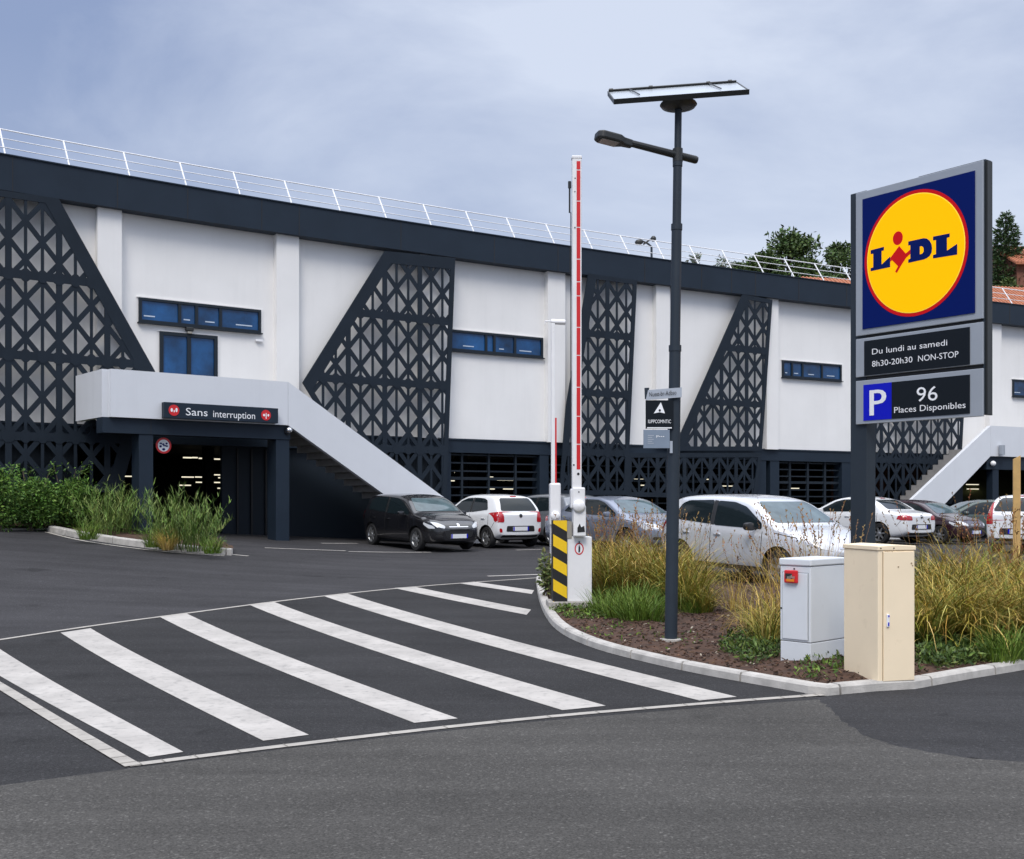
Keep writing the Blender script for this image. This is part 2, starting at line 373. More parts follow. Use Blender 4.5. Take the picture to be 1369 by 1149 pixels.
patch_edge = gpx_j([(1095, 936), (1112, 950), (1128, 966), (1160, 986), (1205, 1000), (1290, 1014), (1400, 1022)])
near = [(-16, edge[0][1] - .6)] + edge + patch_edge[1:] + [(14, 6.3), (26, 6.0), (26, -12), (-16, -12)]
drape('near_road', [near], 'asphalt_road', .004)
kout = [(716, 777), (719, 800), (727, 823), (745, 846), (790, 867), (850, 883), (920, 899), (1000, 914), (1080, 928), (1108, 931), (1172, 925), (1224, 922), (1300, 908), (1372, 896)]
K = gpx(kout); K = [tuple(p) for p in smoothline([(*p, 0) for p in K[:10]], 2)][:] and [tuple(p)[:2] for p in smoothline([(*p, 0) for p in K[:9]], 2)] + K[9:]
K += [(12, K[-1][1] + 3.0), (18, K[-1][1] + 6.5)]
drape('road_patch', [patch_edge + [(14, 6.3), (26, 6.0), (26, K[-1][1] + 4)] + [(p[0], p[1]) for p in K[::-1] if p[0] > edge[-1][0] + .05]], 'asphalt_patch', .004)
cross = gpx([(0, 857), (120, 838), (250, 821), (400, 801), (560, 784), (722, 773)]) + [K[0]] + [k for k in K if k[0] < edge[-1][0] - .02][1:] + edge[::-1]
drape('crossing_asphalt', [cross], 'asphalt_cross', .004)
stripes = [[(-60, 834), (0, 869), (245, 1007), (200, 1014), (0, 905), (-90, 855)],
           [(81, 847), (121, 841), (413, 984), (352, 992)], [(214, 826), (249, 821), (612, 962), (554, 968)],
           [(332, 809), (366, 805.5), (810, 945), (752, 951)], [(432, 797.5), (464, 794.5), (985, 933), (935, 938)],
           [(527, 787), (553, 785), (710, 816), (704, 823)], [(613, 780.5), (634, 778.5), (714, 790), (711, 795)]]
for s_ in stripes: drape('crossing_stripe', [gpx(s_)], 'road_paint', .008)
def line_strip(name, px, wdt, m, h, jointed=None, world=False):
    P = [Vector((*p, 0)) for p in (px if world else gpx(px))]; P = smoothline(P, 2) if len(P) > 2 else P
    l, r = [], []
    for i, p in enumerate(P):
        d = (P[min(i + 1, len(P) - 1)] - P[max(0, i - 1)]).normalized(); q = Vector((-d.y, d.x, 0)) * wdt / 2
        l.append(tuple((p + q)[:2])); r.append(tuple((p - q)[:2]))
    o = drape(name, [[l[i], r[i], r[i + 1], l[i + 1]] for i in range(len(P) - 1)], m, h)
    if jointed:
        D = dens(P, jointed); js = []
        for i in range(1, len(D) - 1):
            d = (D[i + 1] - D[i]).normalized(); q = Vector((-d.y, d.x, 0)) * wdt / 2; t = d * .004; p = D[i]
            js.append([tuple((p + q - t)[:2]), tuple((p - q - t)[:2]), tuple((p - q + t)[:2]), tuple((p + q + t)[:2])])
        drape(name + '_joints', js, 'joint', h + .003)
    return o
line_strip('kerb_line', [(172, 1025), (400, 996), (700, 962), (950, 941), (1100, 930)], .085, 'kerb_line', .009, 1.0)
line_strip('kerb_line', [(-40, 896), (0, 918), (90, 974), (178, 1026)], .10, 'kerb_line', .012, 1.0)
line_strip('kerb_line', [(-30, 861), (120, 838), (250, 821), (400, 801), (560, 784), (722, 773)], .07, 'kerb_line', .009)
for a in ([(354, 733), (462, 737)], [(466, 738), (576, 739)], [(430, 727), (478, 727)], [(652, 771), (742, 768)], [(690, 736), (728, 735)], [(310, 742), (332, 744)], [(940, 777), (1014, 785)]):
    line_strip('parking_line', a, .11, 'road_paint', .008)
def kerb(name, pts, h=.085, wd=.12, stone=1.0, soil=None, closed=False):
    """kerb stones along the outer foot line pts; the bed lies on the left of the line's direction"""
    P = dens([Vector((*p[:2], 0)) for p in pts], .12); mb = MB(); acc = 0; i = 0
    nrm = []
    for i in range(len(P)):
        d = (P[min(i + 1, len(P) - 1)] - P[max(0, i - 1)]).normalized(); nrm.append((d, Vector((-d.y, d.x, 0))))
    start = 0
    per = int(stone / .12)
    while start < len(P) - 1:
        end = min(start + per, len(P) - 1)
        ring = []
        for k in range(start, end + 1):
            p = P[k].copy(); d, n = nrm[k]
            if k == start: p += d * .011
            if k == end: p -= d * .011
            z = g(p.x, p.y); hh = h + .002 * random.uniform(-1, 1) * 0
            ring.append([p + Vector((0, 0, z - .05)), p + n * .008 + Vector((0, 0, z + hh - .02)), p + n * .026 + Vector((0, 0, z + hh)), p + n * wd + Vector((0, 0, z + hh)), p + n * wd + Vector((0, 0, z - .05))])
        v = [q for R in ring for q in R]; f = []
        for a in range(len(ring) - 1):
            for b in range(4): f.append((a * 5 + b, a * 5 + b + 1, (a + 1) * 5 + b + 1, (a + 1) * 5 + b))
        f += [(0, 1, 2, 3, 4), tuple(range(len(v) - 5, len(v)))[::-1]]
        mb.add(v, f); start = end
    o = mb.build(name, 'kerb_stone'); return tag(o, kind='structure')
KL = K
kerb('kerb', K)
BACK = gpx([(722, 771), (800, 780), (900, 792), (1000, 803), (1100, 800), (1230, 798), (1372, 790)]); BACK[0] = K[0]
bedpoly = [tuple(Vector(p)) for p in K] + [(19, BACK[-1][1] + 4)] + BACK[::-1][:-1]
def inpoly(x, y, P):
    c = False
    for i in range(len(P)):
        (x1, y1), (x2, y2) = P[i], P[i - 1]
        if (y1 > y) != (y2 > y) and x < (x2 - x1) * (y - y1) / (y2 - y1) + x1: c = not c
    return c
def bump(x, y): return .02 * sin(x * 5.1 + 2 * sin(y * 3.3)) * sin(y * 4.7 + x) + .012 * sin(x * 17 + y * 9) * sin(y * 19 - x * 7)
def edge_d(x, y, P):
    b = 9.
    for (x1, y1), (x2, y2) in zip(P, P[1:]):
        dx, dy = x2 - x1, y2 - y1; t = max(0, min(1, ((x - x1) * dx + (y - y1) * dy) / (dx * dx + dy * dy + 1e-9)))
        b = min(b, math.hypot(x - x1 - t * dx, y - y1 - t * dy))
    return b
def soil(name, poly, kline, top=.065):
    o = drape(name, [poly], 'soil', 0, .12)
    for v in o.data.vertices:
        d = edge_d(v.co.x, v.co.y, kline); v.co.z += top + min(d, 1.) * .05 + bump(v.co.x, v.co.y) * min(1, d * 3) if d > .10 else -.01
    o.data.polygons.foreach_set('use_smooth', [True] * len(o.data.polygons))
    return o
soil('planting_bed_soil', bedpoly, K)
def soilz(x, y, kline=K): d = edge_d(x, y, kline); return g(x, y) + .065 + min(d, 1.) * .05 + bump(x, y) * min(1, d * 3)
# left bed in front of the garage
K2 = gpx([(-60, 709), (0, 709.5), (60, 709), (64, 711.5), (100, 719), (150, 727), (210, 735), (262, 740), (310, 743)])
K2s = K2
BED2 = K2 + gpx([(312, 738), (290, 726), (200, 712)]) + [(K2[0][0] + 4.5, K2[0][1] + 6), (K2[0][0], K2[0][1] + 5)]
kerb('kerb', K2[3:], h=.14, wd=.16)
kerb('kerb', K2[:4], h=.05, wd=.12)
soil('planting_bed_soil', BED2, K2)
line_strip('kerb_line', [(62, 712), (100, 722), (150, 730), (215, 738), (300, 744)], .10, 'kerb_line', .009, 1.0)

# ---------------------------------------------------------------- the supermarket
import numpy as np
_p = np.polyfit([0, 50, 150, 260, 400, 560, 680, 760, 900, 1090, 1136, 1330], [HY - y for y in (207, 215, 232, 251, 275, 300, 318, 330, 351, 374, 380, 405)], 2)
HF = 8.1
def _fac0(px): Y = FP * HF / float(np.polyval(_p, px)); return Vector(((px - HX) / FP * Y, Y, 0))
def fac(px, off=0.):
    if px < -120: a = _fac0(-120); d = (a - _fac0(-100)).normalized(); q = a + d * (-120 - px) * .022; t = -d
    elif px > 1560: a = _fac0(1560); d = (a - _fac0(1540)).normalized(); q = a + d * (px - 1560) * .03; t = d
    else: q = _fac0(px); t = (_fac0(px + 2) - _fac0(px - 2)).normalized()
    return q + Vector((t.y, -t.x, 0)) * off
def fframe(pa, pb, off):
    a, b = fac(pa, off), fac(pb, off); return Frame(a, b - a)
def strip(mb, p0, p1, o0, o1, z0, z1, m=0, step=20):
    n = max(1, round((p1 - p0) / step)); ps = [p0 + (p1 - p0) * k / n for k in range(n + 1)]; R = []
    for p in ps:
        a, b = fac(p, o0), fac(p, o1); R.append([(a.x, a.y, z0), (b.x, b.y, z0), (b.x, b.y, z1), (a.x, a.y, z1)])
    v = [q for r in R for q in r]; f = []
    for i in range(n):
        for k in range(4): f.append((i * 4 + k, i * 4 + (k + 1) % 4, (i + 1) * 4 + (k + 1) % 4, (i + 1) * 4 + k))
    f += [(0, 1, 2, 3), tuple(range(n * 4, n * 4 + 4))[::-1]]; mb.add(v, f, m)
PA, PB = -330, 1720
ZT, ZF, ZW = EYE + HF, EYE + HF - .82, 3.5
B = thing('supermarket_building', 'long white curved supermarket with dark fascia and lattice screens', 'building', fac(680, -10))
mb = MB(); strip(mb, PA, PB, -.4, -.7, ZW, ZT - .3); mb.build('wall', 'render_white', B)
mb = MB(); strip(mb, PA, PB, .0, -.75, ZF, ZT)
fs_ = mb.build('fascia', 'steel_dark', B)
mb = MB()
for px in (17, 157, 251, 350, 400, 536, 661, 746, 762, 862, 938, 978, 1010, 1068, 1132, 1350): strip(mb, px - .45, px + .45, .004, -.01, ZF - .003, ZT + .003, step=1)
mb.build('panel_seam', 'black', fs_)
mb = MB(); strip(mb, PA, PB, .03, -.2, ZT, ZT + .03); mb.build('coping', 'steel_dark', fs_)
mb = MB(); strip(mb, PA, PB, -.75, -30, ZT - .7, ZT - .35, step=60); mb.build('roof', 'concrete', B)
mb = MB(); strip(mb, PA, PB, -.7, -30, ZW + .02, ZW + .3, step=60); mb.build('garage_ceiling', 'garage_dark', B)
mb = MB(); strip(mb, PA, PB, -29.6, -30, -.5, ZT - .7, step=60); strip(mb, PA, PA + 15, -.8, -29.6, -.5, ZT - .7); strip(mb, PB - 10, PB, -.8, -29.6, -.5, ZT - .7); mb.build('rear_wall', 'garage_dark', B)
for a, b in ((133.5, 166), (373.5, 403.5), (566, 590), (737, 760), (882, 900), (1030, 1045.5), (1185, 1200), (1328, 1344), (-110, -70)):
    mb = MB(); strip(mb, a, b, -.18, -.41, ZW, ZF + .05); mb.build('pilaster', 'render_white', B)
mb = MB(); strip(mb, PA, PB, -.30, -.65, ZW - .4, ZW - .003); strip(mb, PA, PB, -.27, -.42, ZW - .03, ZW + .02); mb.build('ground_beam', 'steel_dark', B)
for a, b in ((-320, 112), (306, 606)):
    mb = MB(); strip(mb, a, b, -.5, -.62, -.3, ZW - .38); mb.build('ground_wall', 'louvre_dark', B)
mb = MB(); fr = fframe(300, 372, -.42)
for px in (318, 337, 356): mb.box(fr, fr.uv(px, 650)[0] - .02, fr.uv(px, 650)[0] + .02, .4, 3.05, -.06, 0)
mb.build('panel_seam', 'black', B)
for px in (604, 735, 1026.5, 1044, 1140, 1290, 1400):
    mb = MB(); strip(mb, px - 6, px + 6, -.32, -.75, -.2, ZW - .38, step=6); mb.build('garage_column', 'steel_dark', B)
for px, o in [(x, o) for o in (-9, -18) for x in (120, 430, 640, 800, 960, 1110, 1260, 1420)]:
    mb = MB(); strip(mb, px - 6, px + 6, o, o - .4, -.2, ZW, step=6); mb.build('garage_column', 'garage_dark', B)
# louvred openings
for a, b, mull in ((607, 733, (628, 664, 700)), (744, 842, (777, 810)), (846, 1020, (890, 930, 975)), (1046, 1136, (1068, 1092, 1115))):
    mb = MB()
    for k in range(8):
        z = 3.02 - k * .245; strip(mb, a, b, -.47, -.53, z, z + (.09 if k == 3 else .045))
    for px in mull: strip(mb, px - 1.2, px + 1.2, -.45, -.55, .6, ZW - .4, step=2)
    mb.build('louvre', 'louvre_dark', B)
# railing on the roof edge
mb = MB(); n0, n1 = fac(-160), fac(1640); px = -160.; posts = []; 
acc = 0; prev = fac(-160)
while px < 1650:
    q = fac(px); acc += (q - prev).length; prev = q
    if acc >= 1.45: acc = 0; posts.append(px)
    px += 1.
RH, RL = .80, .58
for p in posts:
    a, b = fac(p, -.12), fac(p, -.12 - RL); mb.tube([(a.x, a.y, ZT - .05), (b.x, b.y, ZT + RH)], .021, 6)
for fz, rr in ((1., .018), (.66, .012), (.33, .012)):
    mb.tube([(*fac(p, -.12 - RL * fz)[:2], ZT + RH * fz) for p in [-160 + 15 * k for k in range(121)]], rr, 6)
mb.build('railing', 'white_metal', B)
# windows and door
def window(name, q, mull, parent, off=-.4, fw=.07, blinds=()):
    (x0, y0), (x1, y1), (x2, y2), (x3, y3) = q; fr = fframe((x0 + x3) / 2, (x1 + x2) / 2, off)
    uv = [fr.uv(*p) for p in q]; u0 = (uv[0][0] + uv[3][0]) / 2; u1 = (uv[1][0] + uv[2][0]) / 2; v1 = (uv[0][1] + uv[1][1]) / 2; v0 = (uv[2][1] + uv[3][1]) / 2
    mb = MB()
    mb.box(fr, u0, u1, v1 - fw, v1, -.02, .06); mb.box(fr, u0, u1, v0, v0 + fw, -.02, .06)
    mb.box(fr, u0, u0 + fw, v0 + fw, v1 - fw, -.02, .06); mb.box(fr, u1 - fw, u1, v0 + fw, v1 - fw, -.02, .06)
    ms = [fr.uv(x, (y0 + y2) / 2)[0] for x in mull]
    for m_ in ms: mb.box(fr, m_ - fw * .55, m_ + fw * .55, v0 + fw, v1 - fw, -.02, .055)
    mb.box(fr, u0 - .03, u1 + .03, v0 - .03, v0 - .002, -.02, .11)
    W = mb.build(name, 'louvre_dark', parent)
    es = [u0 + fw] + [x for m_ in ms for x in (m_ - fw * .55, m_ + fw * .55)] + [u1 - fw]
    for a, b in zip(es[::2], es[1::2]):
        mb = MB(); mb.box(fr, a, b, v0 + fw, v1 - fw, .004, .012); mb.build('pane', 'glass_sky_blue', W)
        if name == 'window' and b - a > .3:
            mb = MB(); wd = b - a; rr_ = random.Random(int(a * 997)); k0 = rr_.uniform(.05, .4); mb.box(fr, a + wd * k0, a + wd * min(.95, k0 + rr_.uniform(.25, .5)), v0 + fw + .09, v0 + fw + .12, .014, .018); mb.build('pale_strip', 'strip_white', W)  # short pale strip low on the pane, random in length
    mb = MB(); mb.box(fr, u0 - .05, u1 + .06, v1, v1 + .035, -.02, .03); mb.box(fr, u1, u1 + .06, v0, v1, -.02, .03); mb.build('reveal', 'render_white', W)
    return W
window('window', [(185, 398), (348, 415), (348, 447), (185, 430)], (239.5, 262, 294), B)
window('window', [(600, 441), (725, 452), (725, 480), (600, 468)], (649, 660, 687.5), B)
window('window', [(1045, 482), (1124, 488), (1124, 510), (1045, 505)], (1058, 1072, 1098), B)
window('window', [(1353, 508), (1440, 513), (1440, 536), (1353, 530)], (1372, 1410), B)
window('balcony_door', [(213, 443), (290, 450), (290, 522), (213, 516)], (252,), B, fw=.09)

# lattice screens
def lattice(px_poly, pa, pb, off, wide=(), name='lattice_screen', wv=1.14):
    fr = fframe(pa, pb, off); P = [fr.uv(*p) for p in px_poly]
    ar = sum(P[i][0] * P[(i + 1) % len(P)][1] - P[(i + 1) % len(P)][0] * P[i][1] for i in range(len(P)))
    wd = {i: .34 for i in wide}; n = len(P); ws = [wd.get(i, .15) for i in range(n)]
    if ar < 0: P = P[::-1]; ws = [ws[(n - 2 - i) % n] for i in range(n)]
    mb = MB(); 
    def inset(P, ws):
        L = []
        for i in range(n):
            (ax, ay), (bx, by) = P[i], P[(i + 1) % n]; d = math.hypot(bx - ax, by - ay); nx, ny = -(by - ay) / d, (bx - ax) / d
            L.append((ax + nx * ws[i], ay + ny * ws[i], bx - ax, by - ay))
        o = []
        for i in range(n):
            x1, y1, dx1, dy1 = L[i - 1]; x2, y2, dx2, dy2 = L[i]; den = dx1 * dy2 - dy1 * dx2
            t = ((x2 - x1) * dy2 - (y2 - y1) * dx2) / den; o.append((x1 + t * dx1, y1 + t * dy1))
        return o
    I = inset(P, ws)
    for i in range(n): j = (i + 1) % n; mb.prism(fr, [P[i], P[j], I[j], I[i]], -.012, .030)
    SCR = mb.build(name, 'steel_lattice', B)
    u0 = min(p[0] for p in P); u1 = max(p[0] for p in P); v0 = min(p[1] for p in P); v1 = max(p[1] for p in P)
    def bar(mb, a, b, w_, c):
        dx, dy = b[0] - a[0], b[1] - a[1]; d = math.hypot(dx, dy); nx, ny = -dy / d * w_ / 2, dx / d * w_ / 2
        q = clip_poly([(a[0] + nx, a[1] + ny), (a[0] - nx, a[1] - ny), (b[0] - nx, b[1] - ny), (b[0] + nx, b[1] + ny)], I)
        if len(q) > 2:
            A = sum(q[i][0] * q[(i + 1) % len(q)][1] - q[(i + 1) % len(q)][0] * q[i][1] for i in range(len(q)))
            if abs(A) > 1e-4: mb.prism(fr, q, -.011 + c, .017 + c)
    mb = MB(); t = wv / 3; hh = .46; k = 0
    x = u1 - .05
    off0 = u1 - .05
    while x > u0 - wv:
        bar(mb, (x, v0), (x, v1), .145, .008)
        for q in (1, 2): bar(mb, (x - q * t, v0), (x - q * t, v1), .07, .004)
        x -= wv
    vt = v1 - .02; band = vt - 1.9
    while band > v0: bar(mb, (u0, band), (u1, band), .2, .011); band -= 1.9
    slope = hh / t; span = (u1 - u0) * slope; c0 = v0 - span - 2
    k = 0
    while c0 + k * 2 * hh < v1 + span + 2:
        z = c0 + k * 2 * hh
        zz = vt - math.floor((vt - z) / (2 * hh)) * 2 * hh + .3
        bar(mb, (u0 - .01, zz - (off0 - u0) * slope), (u1 + .01, zz + .05 * slope), .12, .000)
        bar(mb, (u0 - .01, zz + (off0 - u0) * slope), (u1 + .01, zz - .05 * slope), .12, .002)
        k += 1
    # gusset plates where bars meet the bands, giving the rounded knots of the cut sheet
    band = vt - 1.9
    while band > v0:
        x = off0
        while x > u0:
            for q in (0, 1, 2):
                e_ = clip_poly(ellipse(x - q * t, band, .13 if q else .16, .16, 10), I)
                if len(e_) > 2: mb.prism(fr, e_, -.009, .033)
            x -= wv
        band -= 1.9
    mb.build('lattice_bars', 'steel_lattice', SCR)
    return SCR
lattice([(-100, 240), (78, 266), (207, 497), (160, 660), (-100, 640)], -60, 205, -.02, wide=(1, 2))
lattice([(514, 336), (608, 345.5), (596, 676), (505, 676), (404, 512)], 420, 606, -.02, wide=(0, 4))
lattice([(786, 366), (851, 375), (838, 662), (747, 662), (756, 545)], 756, 846, -.02, wide=(4,))
lattice([(992, 394), (1032, 401), (1018, 603), (899, 603)], 905, 1030, -.02, wide=(3,))
lattice([(839, 606), (1018, 606), (1010, 668), (838, 664)], 838, 1018, -.02)
lattice([(1172, 480), (1291, 492), (1285, 612), (1272, 674), (1163, 674)], 1165, 1290, -.02)

# balcony over the garage entrance with its stair, twice
def stair_block(fr, px_top, px_bot, u_end, depth=1.75, ret=True, flip=1, name='entrance_balcony', foot=None):
    """parapet plate from pixel outlines in frame fr"""
    T = [fr.uv(*p) for p in px_top]; Bt = [fr.uv(*p) for p in px_bot]
    zt = (T[0][1] + T[1][1]) / 2; zb = (Bt[0][1] + Bt[1][1]) / 2
    ua, ub = T[0][0], T[1][0]
    return T, Bt, zt, zb, ua, ub
FB = Frame((-9.16, 25.6, 0), (.78, .626, 0))
def entrance(fr, top, bot, depth, sgn):
    """top/bot: level start, bend, foot of the parapet's two edges (pixels). sgn = +1: stair falls along +u"""
    T = [fr.uv(*p) for p in top]; Q = [fr.uv(*p) for p in bot]
    zt = (T[0][1] + T[1][1]) / 2; zb = (Q[0][1] + Q[1][1]) / 2; u0 = T[0][0]; ub = (T[1][0] + Q[1][0]) / 2
    sl1 = (T[2][1] - zt) / (T[2][0] - T[1][0])
    # run both edges down to the ground
    def foot(u, v):
        for _ in range(60):
            q = fr.p(u, 0); z = g(q.x, q.y) - .05; u += .5 * (z - v) / sl1; v = z if False else v + .5 * (z - v)
        return (u, v)
    fT = foot(T[2][0], T[2][1]); fB = foot(Q[2][0], Q[2][1])
    E = thing('entrance_balcony', '', 'balcony', fr.p(ub, 0))
    mb = MB(); mb.prism(fr, [(u0, zb), (ub, zb), (ub, zt), (u0, zt)], -.15, 0); 
    if sgn > 0: mb.prism(Frame(fr.p(u0, 0, -.15), -fr.n), [(0, zb), (depth - .15, zb), (depth - .15, zt), (0, zt)], 0, -.15)
    par = mb.build('parapet', 'panel_white', E)
    mb = MB(); mb.prism(fr, [(ub + sgn * .008, zb), (fB[0], fB[1]), (fT[0], fT[1]), (ub + sgn * .008, zt)], -.15, 0); mb.build('stair_parapet', 'panel_white', E)
    mb = MB(); mb.prism(fr, [(u0 + (.16 if sgn > 0 else 0), zb + .12), (ub, zb + .12), (ub, zb + .3), (u0 + (.16 if sgn > 0 else 0), zb + .3)], -depth, -.16); mb.build('floor_slab', 'concrete', E)
    # treads
    mb = MB(); zs = zb + .3; du = .29; dz = abs(sl1) * du; k = 0
    while zs - k * dz > g(*fr.p(ub + sgn * k * du, 0)[:2]) - .1:
        a = ub + sgn * k * du; b = a + sgn * du * 1.15; z = zs - k * dz
        mb.prism(fr, [(min(a, b), z - dz * 1.25), (max(a, b), z - dz * 1.25), (max(a, b), z), (min(a, b), z)], -depth + .3 + .0007 * (k % 2), -.17 - .0007 * (k % 2)); k += 1
    mb.build('stair_treads', 'stair', E)
    return E, zt, zb, u0, ub
E1, zt, zb, u0, ub = entrance(FB, [(148, 493), (385, 511), (600, 670)], [(148, 557), (385, 569), (522, 668)], 2.0, 1)
E1['label'] = 'pale grey balcony over the garage entrance with stair falling towards the black car'
mb = MB(); mb.prism(FB, [(-.15, zb - .36), (ub + .12, zb - .36), (ub + .12, zb - .004), (-.15, zb - .004)], -.5, -.10); mb.build('beam', 'steel_dark', E1)
mb = MB(); uj = FB.uv(204, 570)[0]; mb.box(FB, uj - .006, uj + .006, zb - .362, zb - .002, -.11, -.097); mb.build('beam_joint', 'black', E1)
for x0, x1 in ((186, 205), (369, 387)):
    a, b = FB.uv(x0, 650, -.12)[0], FB.uv(x1, 650, -.12)[0]
    mb = MB(); mb.box(FB, a, b, -.1, zb - .362, -.6, -.12); o = mb.build('column', 'steel_dark', E1, bevel=.01)
FB2 = fframe(1300, 1345, 1.75)
E2, zt2, zb2, u02, ub2 = entrance(FB2, [(1440, 575), (1323, 569), (1219, 668)], [(1440, 613), (1326, 610.5), (1270, 671)], 2.0, -1)
E2['label'] = 'second pale balcony and stair with visible risers at the far end behind parked cars'
for o in (E1, E2): o['group'] = 'balconies with stairs'
mb = MB(); mb.prism(FB2, [(ub2 - .1, zb2 - .5), (ub2 + 4.5, zb2 - .5), (ub2 + 4.5, zb2 - .004), (ub2 - .1, zb2 - .004)], -.5, -.10); mb.build('beam', 'steel_dark', E2)
for x0, x1 in ((1327, 1335),):
    a, b = FB2.uv(x0, 640, -.12)[0], FB2.uv(x1, 640, -.12)[0]
    mb = MB(); mb.box(FB2, a, b, -.1, zb2 - .502, -.4, -.12); mb.build('column', 'steel_dark', E2)

# sign over the entrance
def uvm(fr, q): return [fr.uv(*p) for p in q]
q = uvm(FB, [(216, 538), (368, 547), (368, 566), (216, 560)]); su0, su1 = q[0][0], q[1][0]; sv1 = (q[0][1] + q[1][1]) / 2; sv0 = (q[2][1] + q[3][1]) / 2
sg = thing('entrance_sign', 'long dark sign reading Sans interruption with two red dots on pale balcony', 'sign', FB.p((su0 + su1) / 2, sv0, .1))
mb = MB(); mb.box(FB, su0, su1, sv0, sv1, .002, .16); mb.build('sign_box', 'steel_dark', sg, bevel=.006)
mb = MB(); FS = FB.off(.163)
vm = (sv0 + sv1) / 2; bl = vm - .10
a = FS.uv(248.5, 555)[0]; b = FS.uv(277.5, 556)[0]; text(mb, FS, 'Sans', a, bl, b - a, .185)
a = FS.uv(285, 556)[0]; b = FS.uv(341, 558)[0]; text(mb, FS, 'interruption', a, bl - .012, b - a, .175)
mb.build('lettering', 'letter_white', sg)
for x in (232.5, 355.6):
    cu = FS.uv(x, 553)[0]; mb = MB(); mb.prism(FS, ellipse(cu, vm, .13, .13, 32), -.002, .006); o = mb.build('red_dot', 'red', sg)
    mb = MB(); F2 = FS.off(.0075)
    if x < 300:
        mb.prism(F2, ellipse(cu - .055, vm + .005, .028, .045, 16), 0, .001); mb.prism(F2, ellipse(cu + .06, vm + .01, .026, .05, 16), 0, .001); mb.prism(F2, ellipse(cu + .005, vm - .02, .014, .03, 12), 0, .001)
    else:
        mb.prism(F2, ellipse(cu - .055, vm, .032, .03, 16), 0, .001); mb.prism(F2, ellipse(cu + .06, vm, .026, .032, 16), 0, .001); mb.box(F2, cu - .01, cu + .012, vm - .09, vm + .05, 0, .001)
    mb.build('emblem', 'letter_white', o)
# round height-limit sign hanging from the beam
cu, cv = FB.uv(218.5, 596, -.35); R = FB.off(-.35)
o = thing('round_sign', 'round white sign with red ring hanging under the entrance beam', 'sign', R.p(cu, cv))
mb = MB(); mb.prism(R, ellipse(cu, cv, .19, .19, 36), -.01, .012); mb.build('ring', 'red', o)
mb = MB(); mb.prism(R, ellipse(cu, cv, .142, .142, 36), .010, .015); mb.build('disc', 'letter_white', o)
mb = MB(); mb.tube([R.p(cu, cv + .19), R.p(cu, zb - .37)], .012, 6); mb.build('hanger', 'pole_grey', o)
mb = MB(); rs = random.Random(3); R2 = R.off(.017)
for k, (x, y, sx, sy) in enumerate(((-.07, .05, .035, .02), (-.075, -.02, .03, .03), (.07, .05, .03, .025), (.075, -.01, .032, .022), (0, -.09, .04, .03), (0, .02, .02, .04), (-.03, .03, .02, .015), (.035, .0, .02, .02))):
    mb.prism(R2, ellipse(cu + x, cv + y, sx, sy, 7), 0, .001 + .0004 * k)
mb.build('symbol', 'lidl_blue', o)
# dome camera on the beam
p = FB.p(FB.uv(384, 577, -.1)[0], FB.uv(384, 577, -.1)[1], -.1)
o = thing('security_camera', 'silver dome camera on the corner of the dark entrance beam', 'camera', p)
mb = MB(); mb.lathe(p, FB.n, [(0, .0), (.09, .0), (.09, .05), (.0, .05)], 16); mb.build('mount', 'black', o)
mb = MB(); mb.lathe(p + Vector((0, 0, .02)), FB.n, [(.085, .05), (.09, .09), (.075, .14), (.04, .17), (.0, .18)], 16); mb.build('dome', 'chrome', o, smooth=60)
p = FB2.p(FB2.uv(1328, 620, .0)[0], FB2.uv(1328, 620)[1], -.1)
o = thing('security_camera', 'small white dome camera beside the far stair under its balcony', 'camera', p)
mb = MB(); mb.lathe(p, FB2.n, [(0, .0), (.08, .0), (.08, .05), (.0, .05)], 16); mb.build('mount', 'black', o)
mb = MB(); mb.lathe(p, FB2.n, [(.1, .05), (.11, .1), (.07, .17), (.0, .19)], 16); mb.build('dome', 'white_metal', o, smooth=60)
# little things on the wall
fr = fframe(200, 340, -.4)
u, v = fr.uv(252, 441); o = thing('wall_lamp', 'small dark lamp above the balcony door', 'lamp', fr.p(u, v)); mb = MB(); mb.box(fr, u - .1, u + .1, v - .05, v + .05, 0, .14); mb.build('housing', 'lamp_dark', o, bevel=.02); mb = MB(); mb.box(fr, u - .06, u + .06, v - .11, v - .055, .02, .12); mb.build('lamp_lens', 'lens', o)
u, v = fr.uv(345.5, 456); mb = MB(); mb.box(fr, u - .1, u + .1, v - .03, v + .03, 0, .08); mb.box(fr, u - .05, u + .07, v - .05, v - .031, .01, .06); tag(mb.build('wall_vent', 'white_metal', base=fr.p(u, v), bevel=.008), 'small white outlet box on the wall under the long window', 'vent')
u, v = FB2.uv(1336, 602); mb = MB(); mb.lathe(FB2.p(u, v - .18, .12), (0, 0, 1), [(0, 0), (.11, 0), (.11, .36), (0, .36)], 16); tag(mb.build('wall_spotlight', 'alu_grey', base=FB2.p(u, v), smooth=True), 'grey cylinder light on the far pale balcony', 'lamp')

